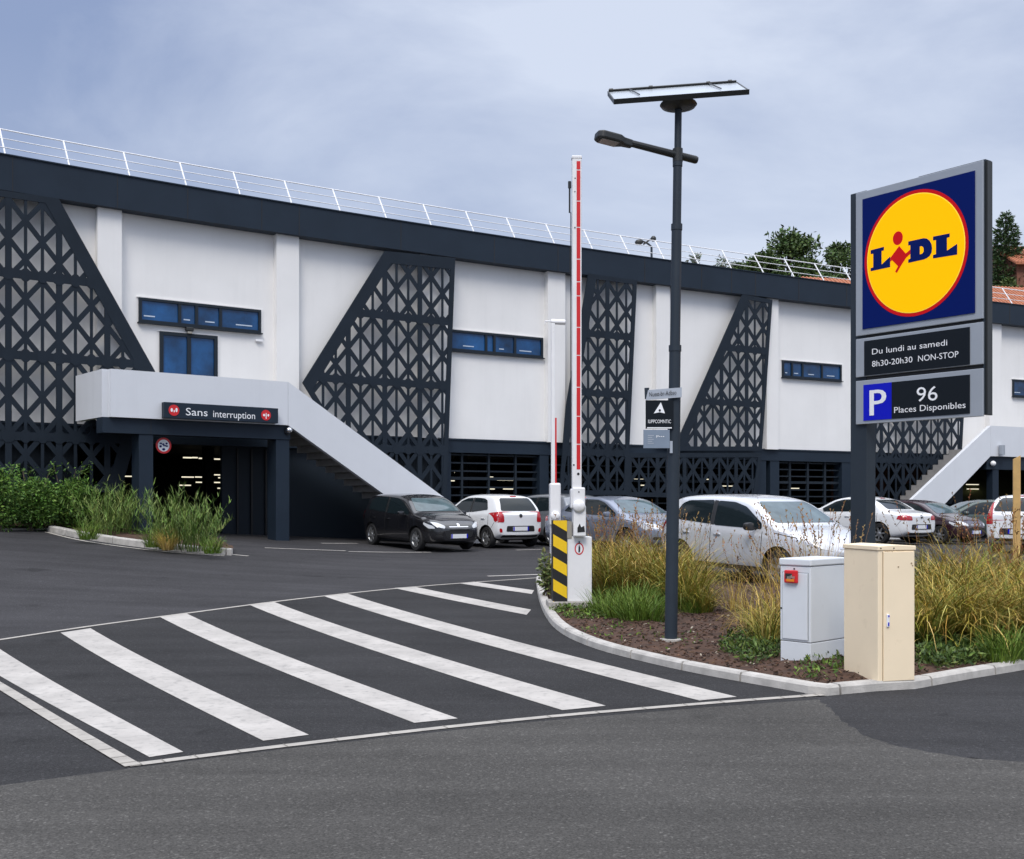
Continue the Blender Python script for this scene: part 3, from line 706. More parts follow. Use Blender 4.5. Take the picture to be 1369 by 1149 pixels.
# strip lights in the garage
SLG = 'strip lights glowing inside the dark garage'
lights = [(166, 178, 600), (166, 178, 637), (245, 256, 612), (257, 264, 612), (266, 284, 613), (286, 305, 614), (243, 259, 638), (261, 274, 638), (280, 305, 635), (292, 305, 639), (262, 297, 645), (240, 255, 649), (291, 305, 653),
  (608, 624, 632), (599, 624, 643), (610, 622, 652), (651, 659, 638), (657, 662, 641), (665, 686, 642), (651, 661, 654), (673, 689, 654), (715, 725, 635),
  (788, 806, 642), (848, 862, 641), (857, 866, 649), (913, 930, 643), (965, 985, 650), (940, 952, 641), (1000, 1012, 655), (1042, 1068, 653), (1062, 1073, 645), (1080, 1095, 645), (1113, 1120, 646), (1292, 1308, 648), (1293, 1308, 654), (1338, 1344, 648), (1346, 1354, 648)]
for i, (x0, x1, y) in enumerate(lights):
    Yf = fac((x0 + x1) / 2).y; Yc = min(FP * 1.6 / (HY - y), Yf + 17); Yc = max(Yc, Yf + 2.0)
    d = (fac(x0 + 10) - fac(x0 - 10)).normalized(); fr = Frame((*at(x0, y, Yc)[:2], 0), d); a, v = fr.uv(x0, y); b, _ = fr.uv(x1, y)
    reg = 'seen through the garage entrance' if x0 < 400 else 'seen through the louvres behind the white hatchback' if x0 < 740 else 'seen through the lattice behind the lamp post' if x0 < 1035 else 'seen through the louvres left of the sign post' if x0 < 1200 else 'seen under the far stair balcony'
    o = thing('strip_light', 'cream glowing strip light ' + reg, 'light', fr.p(a, v), SLG + ' ' + reg)
    mb = MB(); mb.box(fr, a, b, v - .022, v + .022, -.03, .03); mb.build('tube', 'tube_light', o)
    mb = MB(); mb.box(fr, a - .03, b + .03, v + .024, v + .06, -.06, .06); mb.build('housing', 'garage_dark', o)
# ---------------------------------------------------------------- pylon sign
A = at(1144, HY, 13.8); Bq = at(1314, HY, 12.45); A.z = Bq.z = 0
FG = Frame(A, Bq - A); WD = (Bq - A).length
vL = lambda y: FG.uv(1144, y)[1]
gz = soilz(A.x, A.y) - .02
T = thing('pylon_sign', 'tall store pylon sign with yellow disc logo and opening hours above parking counter', 'sign', (A.x, A.y, gz))
mb = MB(); pu0 = FG.uv(1136.5, 500, -.03)[0]; pu1 = FG.uv(1160, 640, -.06)[0]
mb.box(FG, pu0, pu1, gz - .2, vL(257), -.22, -.035); mb.build('post', 'pole_grey', T, bevel=.008)
mb = MB(); mb.box(FG, WD - .02, WD + .002, vL(566), vL(259), -.19, -.03); mb.build('side_channel', 'pole_grey', T); mb = MB(); mb.box(FG, WD + .003, WD + .03, vL(566), vL(259), -.14, -.045); mb.build('side_rail', 'lamp_dark', T)
mb = MB(); mb.box(FG, pu1 + .002, WD - .03, vL(560), vL(263), -.16, -.04); mb.build('core', 'black', T)
mb = MB(); mb.box(FG, .5 * WD, WD, vL(259) + .002, vL(259) + .02, -.17, -.05); mb.build('top_cap', 'pole_grey', T)
def panel(y0, y1, name='panel'):
    mb = MB(); mb.box(FG, 0, WD, vL(y1), vL(y0), -.03, 0); return mb.build(name, 'alu_grey', T, bevel=.006)
P1 = panel(259, 450, 'logo_panel'); P2 = panel(454, 505, 'hours_panel'); P3 = panel(510, 568, 'parking_panel')
F1 = FG.off(.012)
def quad(q, c=.012):
    F = FG.off(c); v = uvm(F, q); return F, min(v[0][0], v[3][0]), max(v[1][0], v[2][0]), (v[2][1] + v[3][1]) / 2, (v[0][1] + v[1][1]) / 2
F, a0, a1, b0, b1 = quad([(1153, 266), (1303, 229), (1303, 419), (1153, 440)])
mb = MB(); mb.box(FG, a0, a1, b0, b1, .0005, .012); fld = mb.build('logo_field', 'lidl_blue', P1)
cx = lambda x, y: F.uv(1140 + x / 5.745, 240 + y / 5.745)
l, r, t_, bo = cx(92, 640), cx(890, 480), cx(545, 67), cx(430, 1058)
cu, cv, ru, rv = (l[0] + r[0]) / 2, (t_[1] + bo[1]) / 2, (r[0] - l[0]) / 2, (t_[1] - bo[1]) / 2
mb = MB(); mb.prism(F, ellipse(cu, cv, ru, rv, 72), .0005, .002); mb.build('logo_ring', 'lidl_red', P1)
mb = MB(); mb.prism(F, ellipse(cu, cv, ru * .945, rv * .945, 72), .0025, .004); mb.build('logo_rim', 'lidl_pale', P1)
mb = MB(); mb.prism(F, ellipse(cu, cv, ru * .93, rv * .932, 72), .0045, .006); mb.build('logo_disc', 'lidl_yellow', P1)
Lt = [[(138, 545), (240, 518), (240, 545), (222, 550), (222, 655), (288, 593), (288, 674), (138, 706), (138, 682), (158, 676), (158, 571), (138, 575)],
      [(427, 478), (545, 452), (570, 455), (592, 472), (606, 500), (610, 530), (606, 562), (592, 588), (570, 605), (545, 616), (427, 642), (427, 616), (443, 610), (443, 505), (427, 509)],
      [(617, 440), (745, 415), (745, 443), (724, 449), (724, 548), (803, 495), (803, 578), (617, 608), (617, 582), (640, 575), (640, 466), (617, 470)]]
F = FG.off(.0185)
for L_ in Lt: mb = MB(); mb.prism(F, [cx(*p) for p in L_], 0, .002); mb.build('logo_letter', 'lidl_blue', P1)
mb = MB(); mb.prism(F, [cx(*p) for p in [(517, 517), (530, 514), (540, 520), (546, 535), (545, 555), (536, 570), (517, 577)]], .0025, .0035); mb.build('letter_counter', 'lidl_yellow', P1)
mb = MB(); mb.prism(F, [cx(347 + 38 * cos(k * pi / 16) , 452 - 8 * cos(k * pi / 16) + 52 * sin(k * pi / 16)) for k in range(32)], 0, .002)
mb.prism(F, [cx(*p) for p in [(358, 512), (408, 570), (443, 540), (443, 572), (412, 600), (372, 662), (340, 718), (327, 708), (350, 668), (303, 620), (290, 632), (290, 604)]], .0025, .004)
mb.build('logo_figure', 'lidl_red', P1)
F, a0, a1, b0, b1 = quad([(1155, 455.7), (1296, 438), (1296, 488), (1155, 502)])
mb = MB(); mb.box(FG, a0, a1, b0, b1, .0005, .008); mb.build('hours_board', 'sign_dark', P2)
F = FG.off(.0085); mb = MB()
a = F.uv(1166, 474)[0]; b = F.uv(1266.5, 462)[0]; text(mb, F, 'Du lundi au samedi', a, F.uv(1166, 474.3)[1], b - a, .073)
a = F.uv(1166, 491)[0]; b = F.uv(1220, 486)[0]; text(mb, F, '8h30-20h30', a, F.uv(1166, 490.7)[1], b - a, .073)
a = F.uv(1227.5, 484)[0]; b = F.uv(1281.5, 479)[0]; text(mb, F, 'NON-STOP', a, F.uv(1166, 490.7)[1], b - a, .073)
mb.build('lettering', 'letter_white', P2)
F, a0, a1, b0, b1 = quad([(1154, 514), (1296, 502), (1296, 554), (1154, 562)])
ap = FG.uv(1192.5, 538)[0]
mb = MB(); mb.box(FG, ap, a1, b0, b1, .0005, .008); mb.build('counter_board', 'sign_dark', P3)
mb = MB(); mb.box(FG, a0, ap - .001, b0, b1, .0005, .008); mb.build('parking_field', 'park_blue', P3)
F = FG.off(.0085); mb = MB()
a = F.uv(1162.5, 540)[0]; b = F.uv(1184, 540)[0]; text(mb, F, 'P', a, F.uv(1162, 556)[1], b - a, F.uv(1162, 520)[1] - F.uv(1162, 556)[1])
# thicken the P with an offset copy
text(mb, F, 'P', a + .012, F.uv(1162, 556)[1], b - a, F.uv(1162, 520)[1] - F.uv(1162, 556)[1], th=.0026)
a = F.uv(1225.5, 525)[0]; b = F.uv(1253.5, 525)[0]; text(mb, F, '96', a, F.uv(1230, 537)[1], b - a, .175)
a = F.uv(1195.5, 552)[0]; b = F.uv(1291, 547)[0]; text(mb, F, 'Places Disponibles', a, F.uv(1196, 552.5)[1], b - a, .075)
mb.build('lettering', 'letter_white', P3)

# ---------------------------------------------------------------- solar street lamp
lp = gpt(897, 857, .08); LX, LY = lp.x, lp.y; lz = soilz(LX, LY)
T = thing('street_lamp', 'slim dark solar street lamp standing in the planting bed', 'street lamp', (LX, LY, lz - .02))
zz = lambda y: EYE + (HY - y) / FP * LY
tx = (907 - HX) / FP * LY   # leans a hair
def px_on(y): return LX + (tx - LX) * (zz(y) - lz) / (zz(138) - lz)
mb = MB()
for y0, y1, r in ((856, 520, .068), (520, 462, .062), (462, 300, .055), (300, 215, .047), (215, 138, .038)):
    mb.tube([(px_on(y0), LY, zz(y0)), (px_on(y1), LY, zz(y1))], r, 20)
    mb.tube([(px_on(y1 + 8), LY, zz(y1 + 8)), (px_on(y1), LY, zz(y1))], r + .006, 20)
mb.build('pole', 'pole_grey', T, smooth=35)
mb = MB(); mb.lathe((LX, LY, lz - .02), (0, 0, 1), [(0, 0), (.12, 0), (.12, .03), (0.07, .035), (0, .035)], 20); mb.build('base_plate', 'concrete', T)
pa = Vector((px_on(208), LY, zz(208))); tip = at(797, 180, LY - .25); end = at(932, 214.5, LY + .06)
mb = MB(); d = (tip - end).normalized(); elbow = end + d * ((tip - end).length * .70)
mb.tube([end, end + d * .02, elbow], [.036, .042, .036], 10); mb.tube([pa + Vector((0, 0, -.07)), pa + Vector((0, 0, .07))], .055, 16)
arm = mb.build('arm', 'lamp_dark', T, smooth=35)
hd = (tip - elbow).normalized(); side = hd.cross(Vector((0, 0, 1))).normalized(); up = side.cross(hd)
FH = Frame(elbow, hd, side); Lh = (tip - elbow).length
mb = MB(); mb.prism(FH, [(-.06, -.035), (.04, -.05), (.10, -.10), (Lh - .05, -.105), (Lh, -.06), (Lh, .06), (Lh - .05, .105), (.10, .10), (.04, .05), (-.06, .035)], -.035, .05); lh = mb.build('lamp_head', 'lamp_dark', T, bevel=.018)
sgn = -1 if FH.n.z > 0 else 1
mb = MB(); mb.box(FH, .11, Lh - .05, -.075, .075, *sorted((sgn * .036 if sgn < 0 else .051, sgn * .041 if sgn < 0 else .056))); mb.build('lamp_lens', 'lens', T)
top = Vector((px_on(138), LY, zz(138)))
sl_ = at(822, 136.5, LY - .22); sr = at(1000, 123.5, LY - .22); u = sr - sl_
tl = at(813, 125.5, LY + .30); tl = tl
FSP = Frame(sl_, u, (tl - at(822, 136.5, LY - .22)) - u.normalized() * (tl - sl_).dot(u.normalized()) + Vector((0, 0, 0)))
Ls = u.length; Ws = (tl - sl_).length
mb = MB(); mb.box(FSP, 0, Ls, 0, Ws, -.018, .018); SPn = mb.build('solar_panel', 'panel_under', T)
mb = MB(); mb.box(FSP, -.012, Ls + .012, -.012, 0, -.024, .03); mb.box(FSP, -.012, 0, 0, Ws, -.024, .024); mb.box(FSP, Ls, Ls + .012, 0, Ws, -.024, .024); mb.box(FSP, -.012, Ls + .012, Ws, Ws + .012, -.024, .024); mb.build('frame', 'lamp_dark', SPn)
s2 = 1 if FSP.n.y < 0 else -1
mb = MB()
for k in (.16, .78): mb.tube([FSP.p(Ls * k, Ws * .98, s2 * .035), FSP.p(Ls * k + .06, Ws * .3, s2 * .03)], .007, 6)
mb.tube([FSP.p(0, Ws, s2 * .034), FSP.p(Ls, Ws, s2 * .034)], .010, 6)
for k in (.02, .33, .78, .95): mb.lathe(FSP.p(Ls * k, Ws, s2 * .034), FSP.u, [(0, -.02), (.02, -.02), (.02, .02), (0, .02)], 8)
mb.build('strut', 'lamp_dark', SPn)
mb = MB(); hb = at(910, 134, LY); mb.lathe((top.x, LY, top.z - .015), (0, 0, 1), [(0, -.06), (.10, -.055), (.18, -.03), (.2, -.005), (.19, .012), (0, .012)], 24); mb.build('mount_head', 'lamp_dark', T, smooth=40)
# small signs on the pole
FPs = Frame((LX, LY - .075, 0), (1, .03, 0))
def polesign(name, label, q, m, c=.0):
    v = uvm(FPs, q); o = thing(name, label, 'sign', FPs.p(*v[3], c), 'small plates fixed to the street lamp pole')
    mb = MB(); mb.prism(FPs, v, c, c + .012); return o, mb.build('plate', m, o)
o, p = polesign('pole_sign', 'tilted grey plate with one line of dark letters, topmost on the lamp pole', [(866, 522), (911, 518.5), (911, 531.5), (863, 535.5)], 'plate_grey', .012)
FT = Frame(FPs.p(*FPs.uv(868, 530.6, .025), .025), at(904, 527.8, LY - .1) - at(868, 530.6, LY - .1)); mb = MB(); text(mb, FT, 'Nuest-br-Adbso', 0, 0, 36 / FP * LY, .05); mb.build('lettering', 'black', o)
mb = MB(); mb.prism(FPs, uvm(FPs, [(861.5, 519), (868, 518.6), (865, 534), (862, 534)]), .0, .010); mb.build('backing', 'pole_grey', o)
o, p = polesign('pole_sign', 'square dark plate with white arrowhead and one word, middle on the lamp pole', [(863, 535.5), (900, 535.5), (900, 573.5), (863, 573.5)], 'sign_dark', .0)
FT = FPs.off(.0135); mb = MB(); mb.prism(FT, uvm(FT, [(883.5, 538), (889, 553), (882, 551.5), (874, 553)]), 0, .002)
a = FT.uv(866.5, 566)[0]; b = FT.uv(897, 566)[0]; text(mb, FT, 'IUPPCOMNTIC', a, FT.uv(866, 566)[1], b - a, .04)
mb.box(FT, FT.uv(865, 573)[0], FT.uv(898, 573)[0], FT.uv(865, 573)[1], FT.uv(865, 571.5)[1], 0, .002); mb.build('lettering', 'letter_white', o)
mb = MB(); mb.prism(FT, ellipse(*FT.uv(882, 549), .012, .014, 12), .0025, .004); mb.build('arrow_dot', 'sign_dark', o)
o, p = polesign('pole_sign', 'blue grey plate with faint small print, lowest on the lamp pole', [(860, 575), (895, 575), (895, 599.5), (860, 599.5)], 'plate_blue', .004)
FT = FPs.off(.0175); mb = MB(); a = FT.uv(877.5, 584)[0]; b = FT.uv(888, 584)[0]; text(mb, FT, 'P\u2022\u2022\u2022', a, FT.uv(877, 585.5)[1], b - a, .028); mb.build('lettering', 'letter_white', o)
mb = MB(); 
for k in range(5): mb.box(FT, FT.uv(866, 580)[0], FT.uv(874 - (k % 2) * 2, 580)[0], FT.uv(866, 583 + k * 2.6)[1], FT.uv(866, 582 + k * 2.6)[1], 0, .001)
mb.build('small_print', 'plate_grey', o)
mb = MB(); mb.box(FPs, FPs.uv(895.5, 590)[0], FPs.uv(899, 590)[0], FPs.uv(895, 606)[1], FPs.uv(895, 590)[1], .0, .01); tag(mb.build('pole_sticker', 'plate_grey', base=FPs.p(*FPs.uv(897, 606))), 'narrow upright sticker on the lamp pole below the small plates', 'sticker')

# ---------------------------------------------------------------- barriers
bp = gpt(772, 809, .13); BY = bp.y
def uvB(fr, *q): return [fr.uv(*p) for p in q]
FBr = Frame((0, BY, 0), (1, .05, 0))
bz = soilz(bp.x, BY) + .0
T = thing('barrier', 'raised white parking barrier with hazard striped front standing on concrete plinth', 'barrier', FBr.p(FBr.uv(770, 808)[0], bz - .05))
zB = lambda y: FBr.uv(770, y)[1]; xB = lambda x: FBr.uv(x, 700)[0]
mb = MB(); mb.box(FBr, xB(733), xB(797), bz - .15, zB(804.5), -.42, .05); mb.build('plinth', 'concrete', T, bevel=.01)
mb = MB(); mb.box(FBr, xB(758.6), xB(791.5), zB(804.5), zB(718), -.34, -.02); cab = mb.build('cabinet', 'barrier_white', T, bevel=.008)
hx0, hx1 = xB(739.5), xB(758); hz0, hz1 = zB(805), zB(696)
mb = MB(); mb.box(FBr, hx0, hx1, hz0, hz1, -.30, .0); HP = mb.build('hazard_panel', 'black', T)
mb = MB(); sw = hx1 - hx0; conv = [(hx0, hz0), (hx1, hz0), (hx1, hz1), (hx0, hz1)]; st = (hz1 - hz0) / 3.12 / 1
k = 0; per = 32.6 / FP * BY; hgt = per * .54; drop = 18.5 / FP * BY
for k in range(5):
    y0 = 684.5 + 29.8 * k; q = clip_poly([(hx0, zB(y0 + 15.5)), (hx1, zB(y0 + 26.5)), (hx1, zB(y0 + 11)), (hx0, zB(y0))], conv)
    if len(q) > 2: mb.prism(FBr, q, .0005, .004)
mb.build('yellow_stripes', 'hazard_yellow', HP)
mb = MB(); mb.box(FBr, hx1 + .001, xB(764.5), zB(720), zB(697.5), -.28, -.01); mb.build('dark_box', 'lens', T)
mb = MB(); mb.box(FBr, xB(766), xB(782.5), zB(717.5), zB(676), -.16, .09); mb.box(FBr, xB(764.5), xB(781.5), zB(677), zB(652), -.15, .08); mb.box(FBr, xB(762.8), xB(766), zB(680), zB(654), -.12, .05); mb.build('housing', 'barrier_white', T, bevel=.018)
mb = MB(); pc = FBr.p(xB(773), zB(677), .08); mb.lathe(pc, FBr.n, [(.085, 0), (.085, .03), (.06, .055), (0, .06)], 24); mb.build('pivot_cap', 'white_metal', T, smooth=50)
ax0, ax1 = xB(764.5), xB(777)
mb = MB(); mb.box(FBr, ax0, ax1, zB(655), zB(213), -.05, .055); mb.box(FBr, ax0 - .006, ax1 + .006, zB(214), zB(209.5), -.056, .06); arm = mb.build('boom', 'barrier_white', T, bevel=.012)
mb = MB(); rr = random.Random(5); y = 628; a_, b_ = FBr.uv(770.3, 400)[0], FBr.uv(775.2, 400)[0]
while y > 220:
    y2 = max(216, y - rr.uniform(18, 44)); mb.box(FBr, a_, b_, zB(y), zB(y2 + 1.3), .0555, .0575); y = y2
mb.build('red_strip', 'red', arm)
mb = MB(); mb.tube([FBr.p(ax0 - .03, zB(y_), .0) for y_ in (245, 285)], .012, 8); mb.tube([FBr.p(ax0 - .03, zB(243), 0), FBr.p(ax0 - .03, zB(252), 0)], .022, 8); mb.tube([FBr.p(ax0 - .016, zB(y_), .02) for y_ in (285, 650)], .007, 6); mb.build('cable', 'lamp_dark', arm)
mb = MB()
for x, y, r in ((772.5, 634, .018), (762.5 + 4, 622, .012), (768, 306, .01), (768.3, 240, .008), (768, 258, .008), (773, 658, .01)): mb.lathe(FBr.p(xB(x), zB(y), .056 if y < 650 else .081), FBr.n, [(r, 0), (r, .004), (0, .004)], 10)
mb.build('bolt', 'black', arm)
mb = MB(); mb.prism(FBr, uvB(FBr, (771, 706), (774, 700), (776, 705), (780, 703), (781, 711), (771, 712)), .091, .094); mb.build('torn_sticker', 'black', T)
cu, cv = FBr.uv(774.5, 734); F = FBr.off(-.019)
mb = MB(); mb.prism(F, ellipse(cu, cv, .062, .082, 28), 0, .002); rd = mb.build('warning_ring', 'red', T)
mb = MB(); mb.prism(F, ellipse(cu, cv, .046, .064, 28), .0025, .0035); mb.build('ring_inside', 'letter_white', rd)
mb = MB(); mb.prism(F, [(cu - .012, cv - .05), (cu + .010, cv - .05), (cu + .016, cv + .01), (cu + .004, cv + .055), (cu - .010, cv + .02)], .004, .005); mb.tube([F.p(cu, cv + .07, .0), F.p(cu, cv + .10, .01)], .01, 6); mb.build('ring_symbol', 'pole_grey', rd)
# second barrier further back
Y2 = 19.2; F2 = Frame((0, Y2, 0), (1, .05, 0)); z2 = lambda y: F2.uv(742, y)[1]; x2 = lambda x: F2.uv(x, 600)[0]
gx = F2.p(x2(742), 0); gz2 = g(gx.x, gx.y)
T = thing('barrier', 'second raised white barrier with a hooked boom tip, behind the striped one', 'barrier', (gx.x, gx.y, gz2))
mb = MB(); mb.box(F2, x2(736.5), x2(748.5), gz2 - .05, z2(702), -.25, .0); mb.build('cabinet', 'barrier_white', T, bevel=.01)
mb = MB(); mb.box(F2, x2(735), x2(749.5), z2(703), z2(646), -.2, .06); mb.build('housing', 'barrier_white', T, bevel=.03)
mb = MB(); mb.lathe(F2.p(x2(742), z2(690), .06), F2.n, [(.085, 0), (.08, .03), (.05, .05), (0, .055)], 20); mb.build('pivot_cap', 'white_metal', T, smooth=50)
mb = MB(); mb.box(F2, x2(736.8), x2(741.8), z2(648), z2(433), -.04, .04); mb.box(F2, x2(737.5), x2(741), z2(433), z2(427), -.03, .03); bo_ = mb.build('boom', 'barrier_white', T, bevel=.008)
mb = MB(); mb.box(F2, x2(741.9), x2(744), z2(646), z2(559), -.02, .03); mb.build('red_strip', 'red', bo_)
mb = MB(); mb.tube([F2.p(x2(728.5), z2(430)), F2.p(x2(737), z2(430))], .012, 8); mb.tube([F2.p(x2(737), z2(430.5)), F2.p(x2(755.5), z2(431))], .045, 12); mb.tube([F2.p(x2(728.5), z2(430)), F2.p(x2(728.5), z2(434))], .01, 6); mb.build('boom_tip', 'white_metal', bo_, smooth=50)

# ---------------------------------------------------------------- cabinets in the bed corner
cp = gpt(1177, 923, 0.0)
# cream cabinet: near vertical edge at px 1171.., left face to 1128, right (door) face to 1223
def corner_frames(pc, yb, pxl, ybl, pxr, ybr, h=0.):
    c = gpt(pc, yb, h); z0 = c.z
    def on(px, yb_):
        d = ray(px, yb_); Y = (z0 - EYE) / d.z; return EYEP + d * Y
    return c, on(pxl, ybl), on(pxr, ybr)
c, l, r = corner_frames(1174, 924, 1128, 905, 1223, 921.5)
ur = (r - c); ur.z = 0; Wr = ur.length; ul = (l - c); ul.z = 0
ul = Vector((-ur.y, ur.x, 0)).normalized(); 
# depth from the left edge on screen
dl = ray(1128, 905); D = ((l - c)).dot(ul); D = max(.3, min(.6, D))
FD = Frame((c.x, c.y, 0), ur); zc0 = c.z - .02; zc1 = EYE + (HY - 729.5) / FP * c.y
T = thing('utility_cabinet', 'tall cream utility cabinet with a door and worn handle on the kerb corner', 'cabinet', (c.x, c.y, zc0))
def leftdepth(FD, c, px):   # depth at which the rear left corner falls on column px
    k = (px - HX) / FP; o = c; n = -FD.n
    return (k * o.y - o.x) / (n.x - k * n.y)
D = leftdepth(FD, c, 1128)
mb = MB(); mb.box(FD, 0, Wr, zc0, zc1 - .045, -D, 0); mb.build('cabinet_body', 'cream', T, bevel=.008)
mb = MB(); mb.prism(FD, [(-.008, zc1 - .044), (Wr + .008, zc1 - .044), (Wr + .008, zc1 - .006), (Wr * .5, zc1 + .004), (-.008, zc1 - .006)], -D - .008, .008); mb.build('lid', 'cream', T, bevel=.006)
dh0, dh1 = zc0 + .10, zc1 - .055; dx0 = Wr * .13
mb = MB(); mb.box(FD, dx0, Wr - .012, dh0, dh1, .0005, .010); dr = mb.build('door', 'cream', T, bevel=.003)
mb = MB(); mb.box(FD, dx0 - .006, dx0 - .001, dh0, dh1, .0003, .002); mb.box(FD, dx0 - .006, Wr - .004, dh0 - .006, dh0 - .001, .0003, .002); mb.box(FD, -.0005, Wr, zc0 + .072, zc0 + .076, .0003, .0015); mb.build('door_seam', 'cream_seam', T)
zh = EYE + (HY - 830) / FP * c.y; hx = FD.uv(1185.5, 830)[0]
mb = MB(); mb.box(FD, hx - .012, hx + .014, zh - .055, zh + .055, .0105, .024); hd_ = mb.build('handle', 'letter_white', dr, bevel=.005)
mb = MB(); mb.box(FD, hx - .004, hx + .008, zh - .045, zh - .015, .0245, .027); mb.box(FD, hx - .002, hx + .010, zh + .03, zh + .045, .0245, .027); mb.build('lock', 'park_blue', hd_)
mb = MB()
for x, y, r_ in ((1200, 758.5, .007), (1217.5, 754, .008), (1219, 757, .006)): mb.lathe(FD.p(FD.uv(x, y)[0], EYE + (HY - y) / FP * c.y, .0105), FD.n, [(r_, 0), (r_, .003), (0, .003)], 8)
rs_ = random.Random(2)
for k in range(9): x = 1184 + k * 1.1; y = 737 + rs_.uniform(-1, 1.2); uu, vv = FD.uv(x, y, .0105); mb.box(FD, uu, uu + .006, vv, vv + rs_.uniform(.003, .008), .0106, .0112)
mb.build('scuffs', 'cream_seam', dr)
mb = MB()
for x in (1168, 1195): uu, vv = FD.uv(x, 726.3, .008); mb.lathe(FD.p(max(.02, uu), zc1 - .024, .0082), FD.n, [(.006, 0), (.006, .003), (0, .003)], 8)
mb.build('lid_screws', 'lamp_dark', T)
# grey cabinet
c2 = gpt(1084, 894, .06); y_ = c2.y; gd = Vector((.985, -.17, 0))
lft = at(1043, 700, 1); kx = (1043 - HX) / FP; ur = Vector((cos(radians(-47)), sin(radians(-47)), 0))
wl = (c2.x - kx * c2.y) / (ur.x - kx * ur.y); G0 = Vector((c2.x, c2.y, 0)) - ur * wl
FGc = Frame(G0, ur); zg0 = soilz(c2.x, c2.y) - .05; zt_ = EYE + (HY - 748) / FP * c2.y
T = thing('utility_cabinet', 'lower light grey utility cabinet with a red box on its front, on the soil', 'cabinet', (c2.x, c2.y, zg0))
Dg = .62
mb = MB(); mb.box(FGc, .002, wl - .002, zg0, zg0 + .21, -Dg + .002, -.002); mb.build('base', 'cab_grey', T, bevel=.006)
mb = MB(); mb.box(FGc, 0, wl, zg0 + .215, zt_ - .07, -Dg, 0); mb.build('cabinet_body', 'cab_grey', T, bevel=.008)
mb = MB(); mb.prism(FGc, [(-.008, zt_ - .066), (wl + .008, zt_ - .066), (wl + .008, zt_), (-.008, zt_)], -Dg - .01, .012); mb.build('lid', 'cab_grey', T, bevel=.012)
mb = MB(); mb.box(FGc, .03, wl - .03, zg0 + .235, zt_ - .135, .0005, .010); dr = mb.build('door', 'cab_grey', T, bevel=.004)
mb = MB(); mb.box(FGc, .024, .029, zg0 + .232, zt_ - .132, .0003, .002); mb.box(FGc, wl - .029, wl - .024, zg0 + .232, zt_ - .132, .0003, .002); mb.box(FGc, .024, wl - .024, zt_ - .131, zt_ - .127, .0003, .002); mb.build('door_seam', 'cab_seam', T)
mb = MB(); uu, vv = FGc.uv(1062, 749); mb.lathe(FGc.p(uu, zt_ - .095, 0), FGc.n, [(.008, 0), (.008, .006), (0, .006)], 8); mb.lathe(FGc.p(.015, FGc.uv(1045, 813)[1], 0), FGc.n, [(.008, 0), (.008, .006), (0, .006)], 8); mb.build('lock', 'black', T)
q = uvB(FGc, (1051.5, 762), (1068.5, 762), (1068.5, 779), (1051.5, 779)); 
o = thing('alarm_box', 'small red square box fixed to the grey cabinet door', 'alarm box', FGc.p(*q[3], .012))
mb = MB(); mb.box(FGc, q[0][0], q[1][0], q[3][1], q[0][1], .0105, .045); mb.build('red_case', 'red', o, bevel=.010)
um, vm_ = (q[0][0] + q[1][0]) / 2, (q[0][1] + q[3][1]) / 2
mb = MB(); mb.box(FGc, um - .052, um + .02, vm_ - .022, vm_ + .03, .0455, .047); mb.build('dark_label', 'lamp_dark', o)
mb = MB(); mb.box(FGc, um - .04, um + .045, vm_ - .045, vm_ - .02, .0475, .049); mb.build('orange_label', 'orange_sticker', o)
mb = MB(); rs_ = random.Random(4)
for k in range(6): x = um - .03 + k * .014; mb.box(FGc, x, x + .009, vm_ - .015 + rs_.uniform(-.01, .005), vm_ + rs_.uniform(.0, .022), .0495, .0503)
mb.build('label_marks', 'lens', o)
# wooden post at the right
pw = at(1359, 735, 15.5); F = Frame((pw.x, pw.y, 0), (1, -.35, 0)); gp = soilz(pw.x, pw.y)
u0_, u1_ = F.uv(1354.5, 700)[0], F.uv(1364.5, 700)[0]; tz = F.uv(1360, 614)[1]
mb = MB(); mb.prism(F, [(u0_, gp - .2), (u1_, gp - .2), (u1_, tz + .05), (u0_, tz)], -.07, 0)
o = tag(mb.build('wooden_post', 'wood_post', base=F.p((u0_ + u1_) / 2, gp), bevel=.004), 'pale raw wooden post with slanted top standing in the tall grass', 'post')
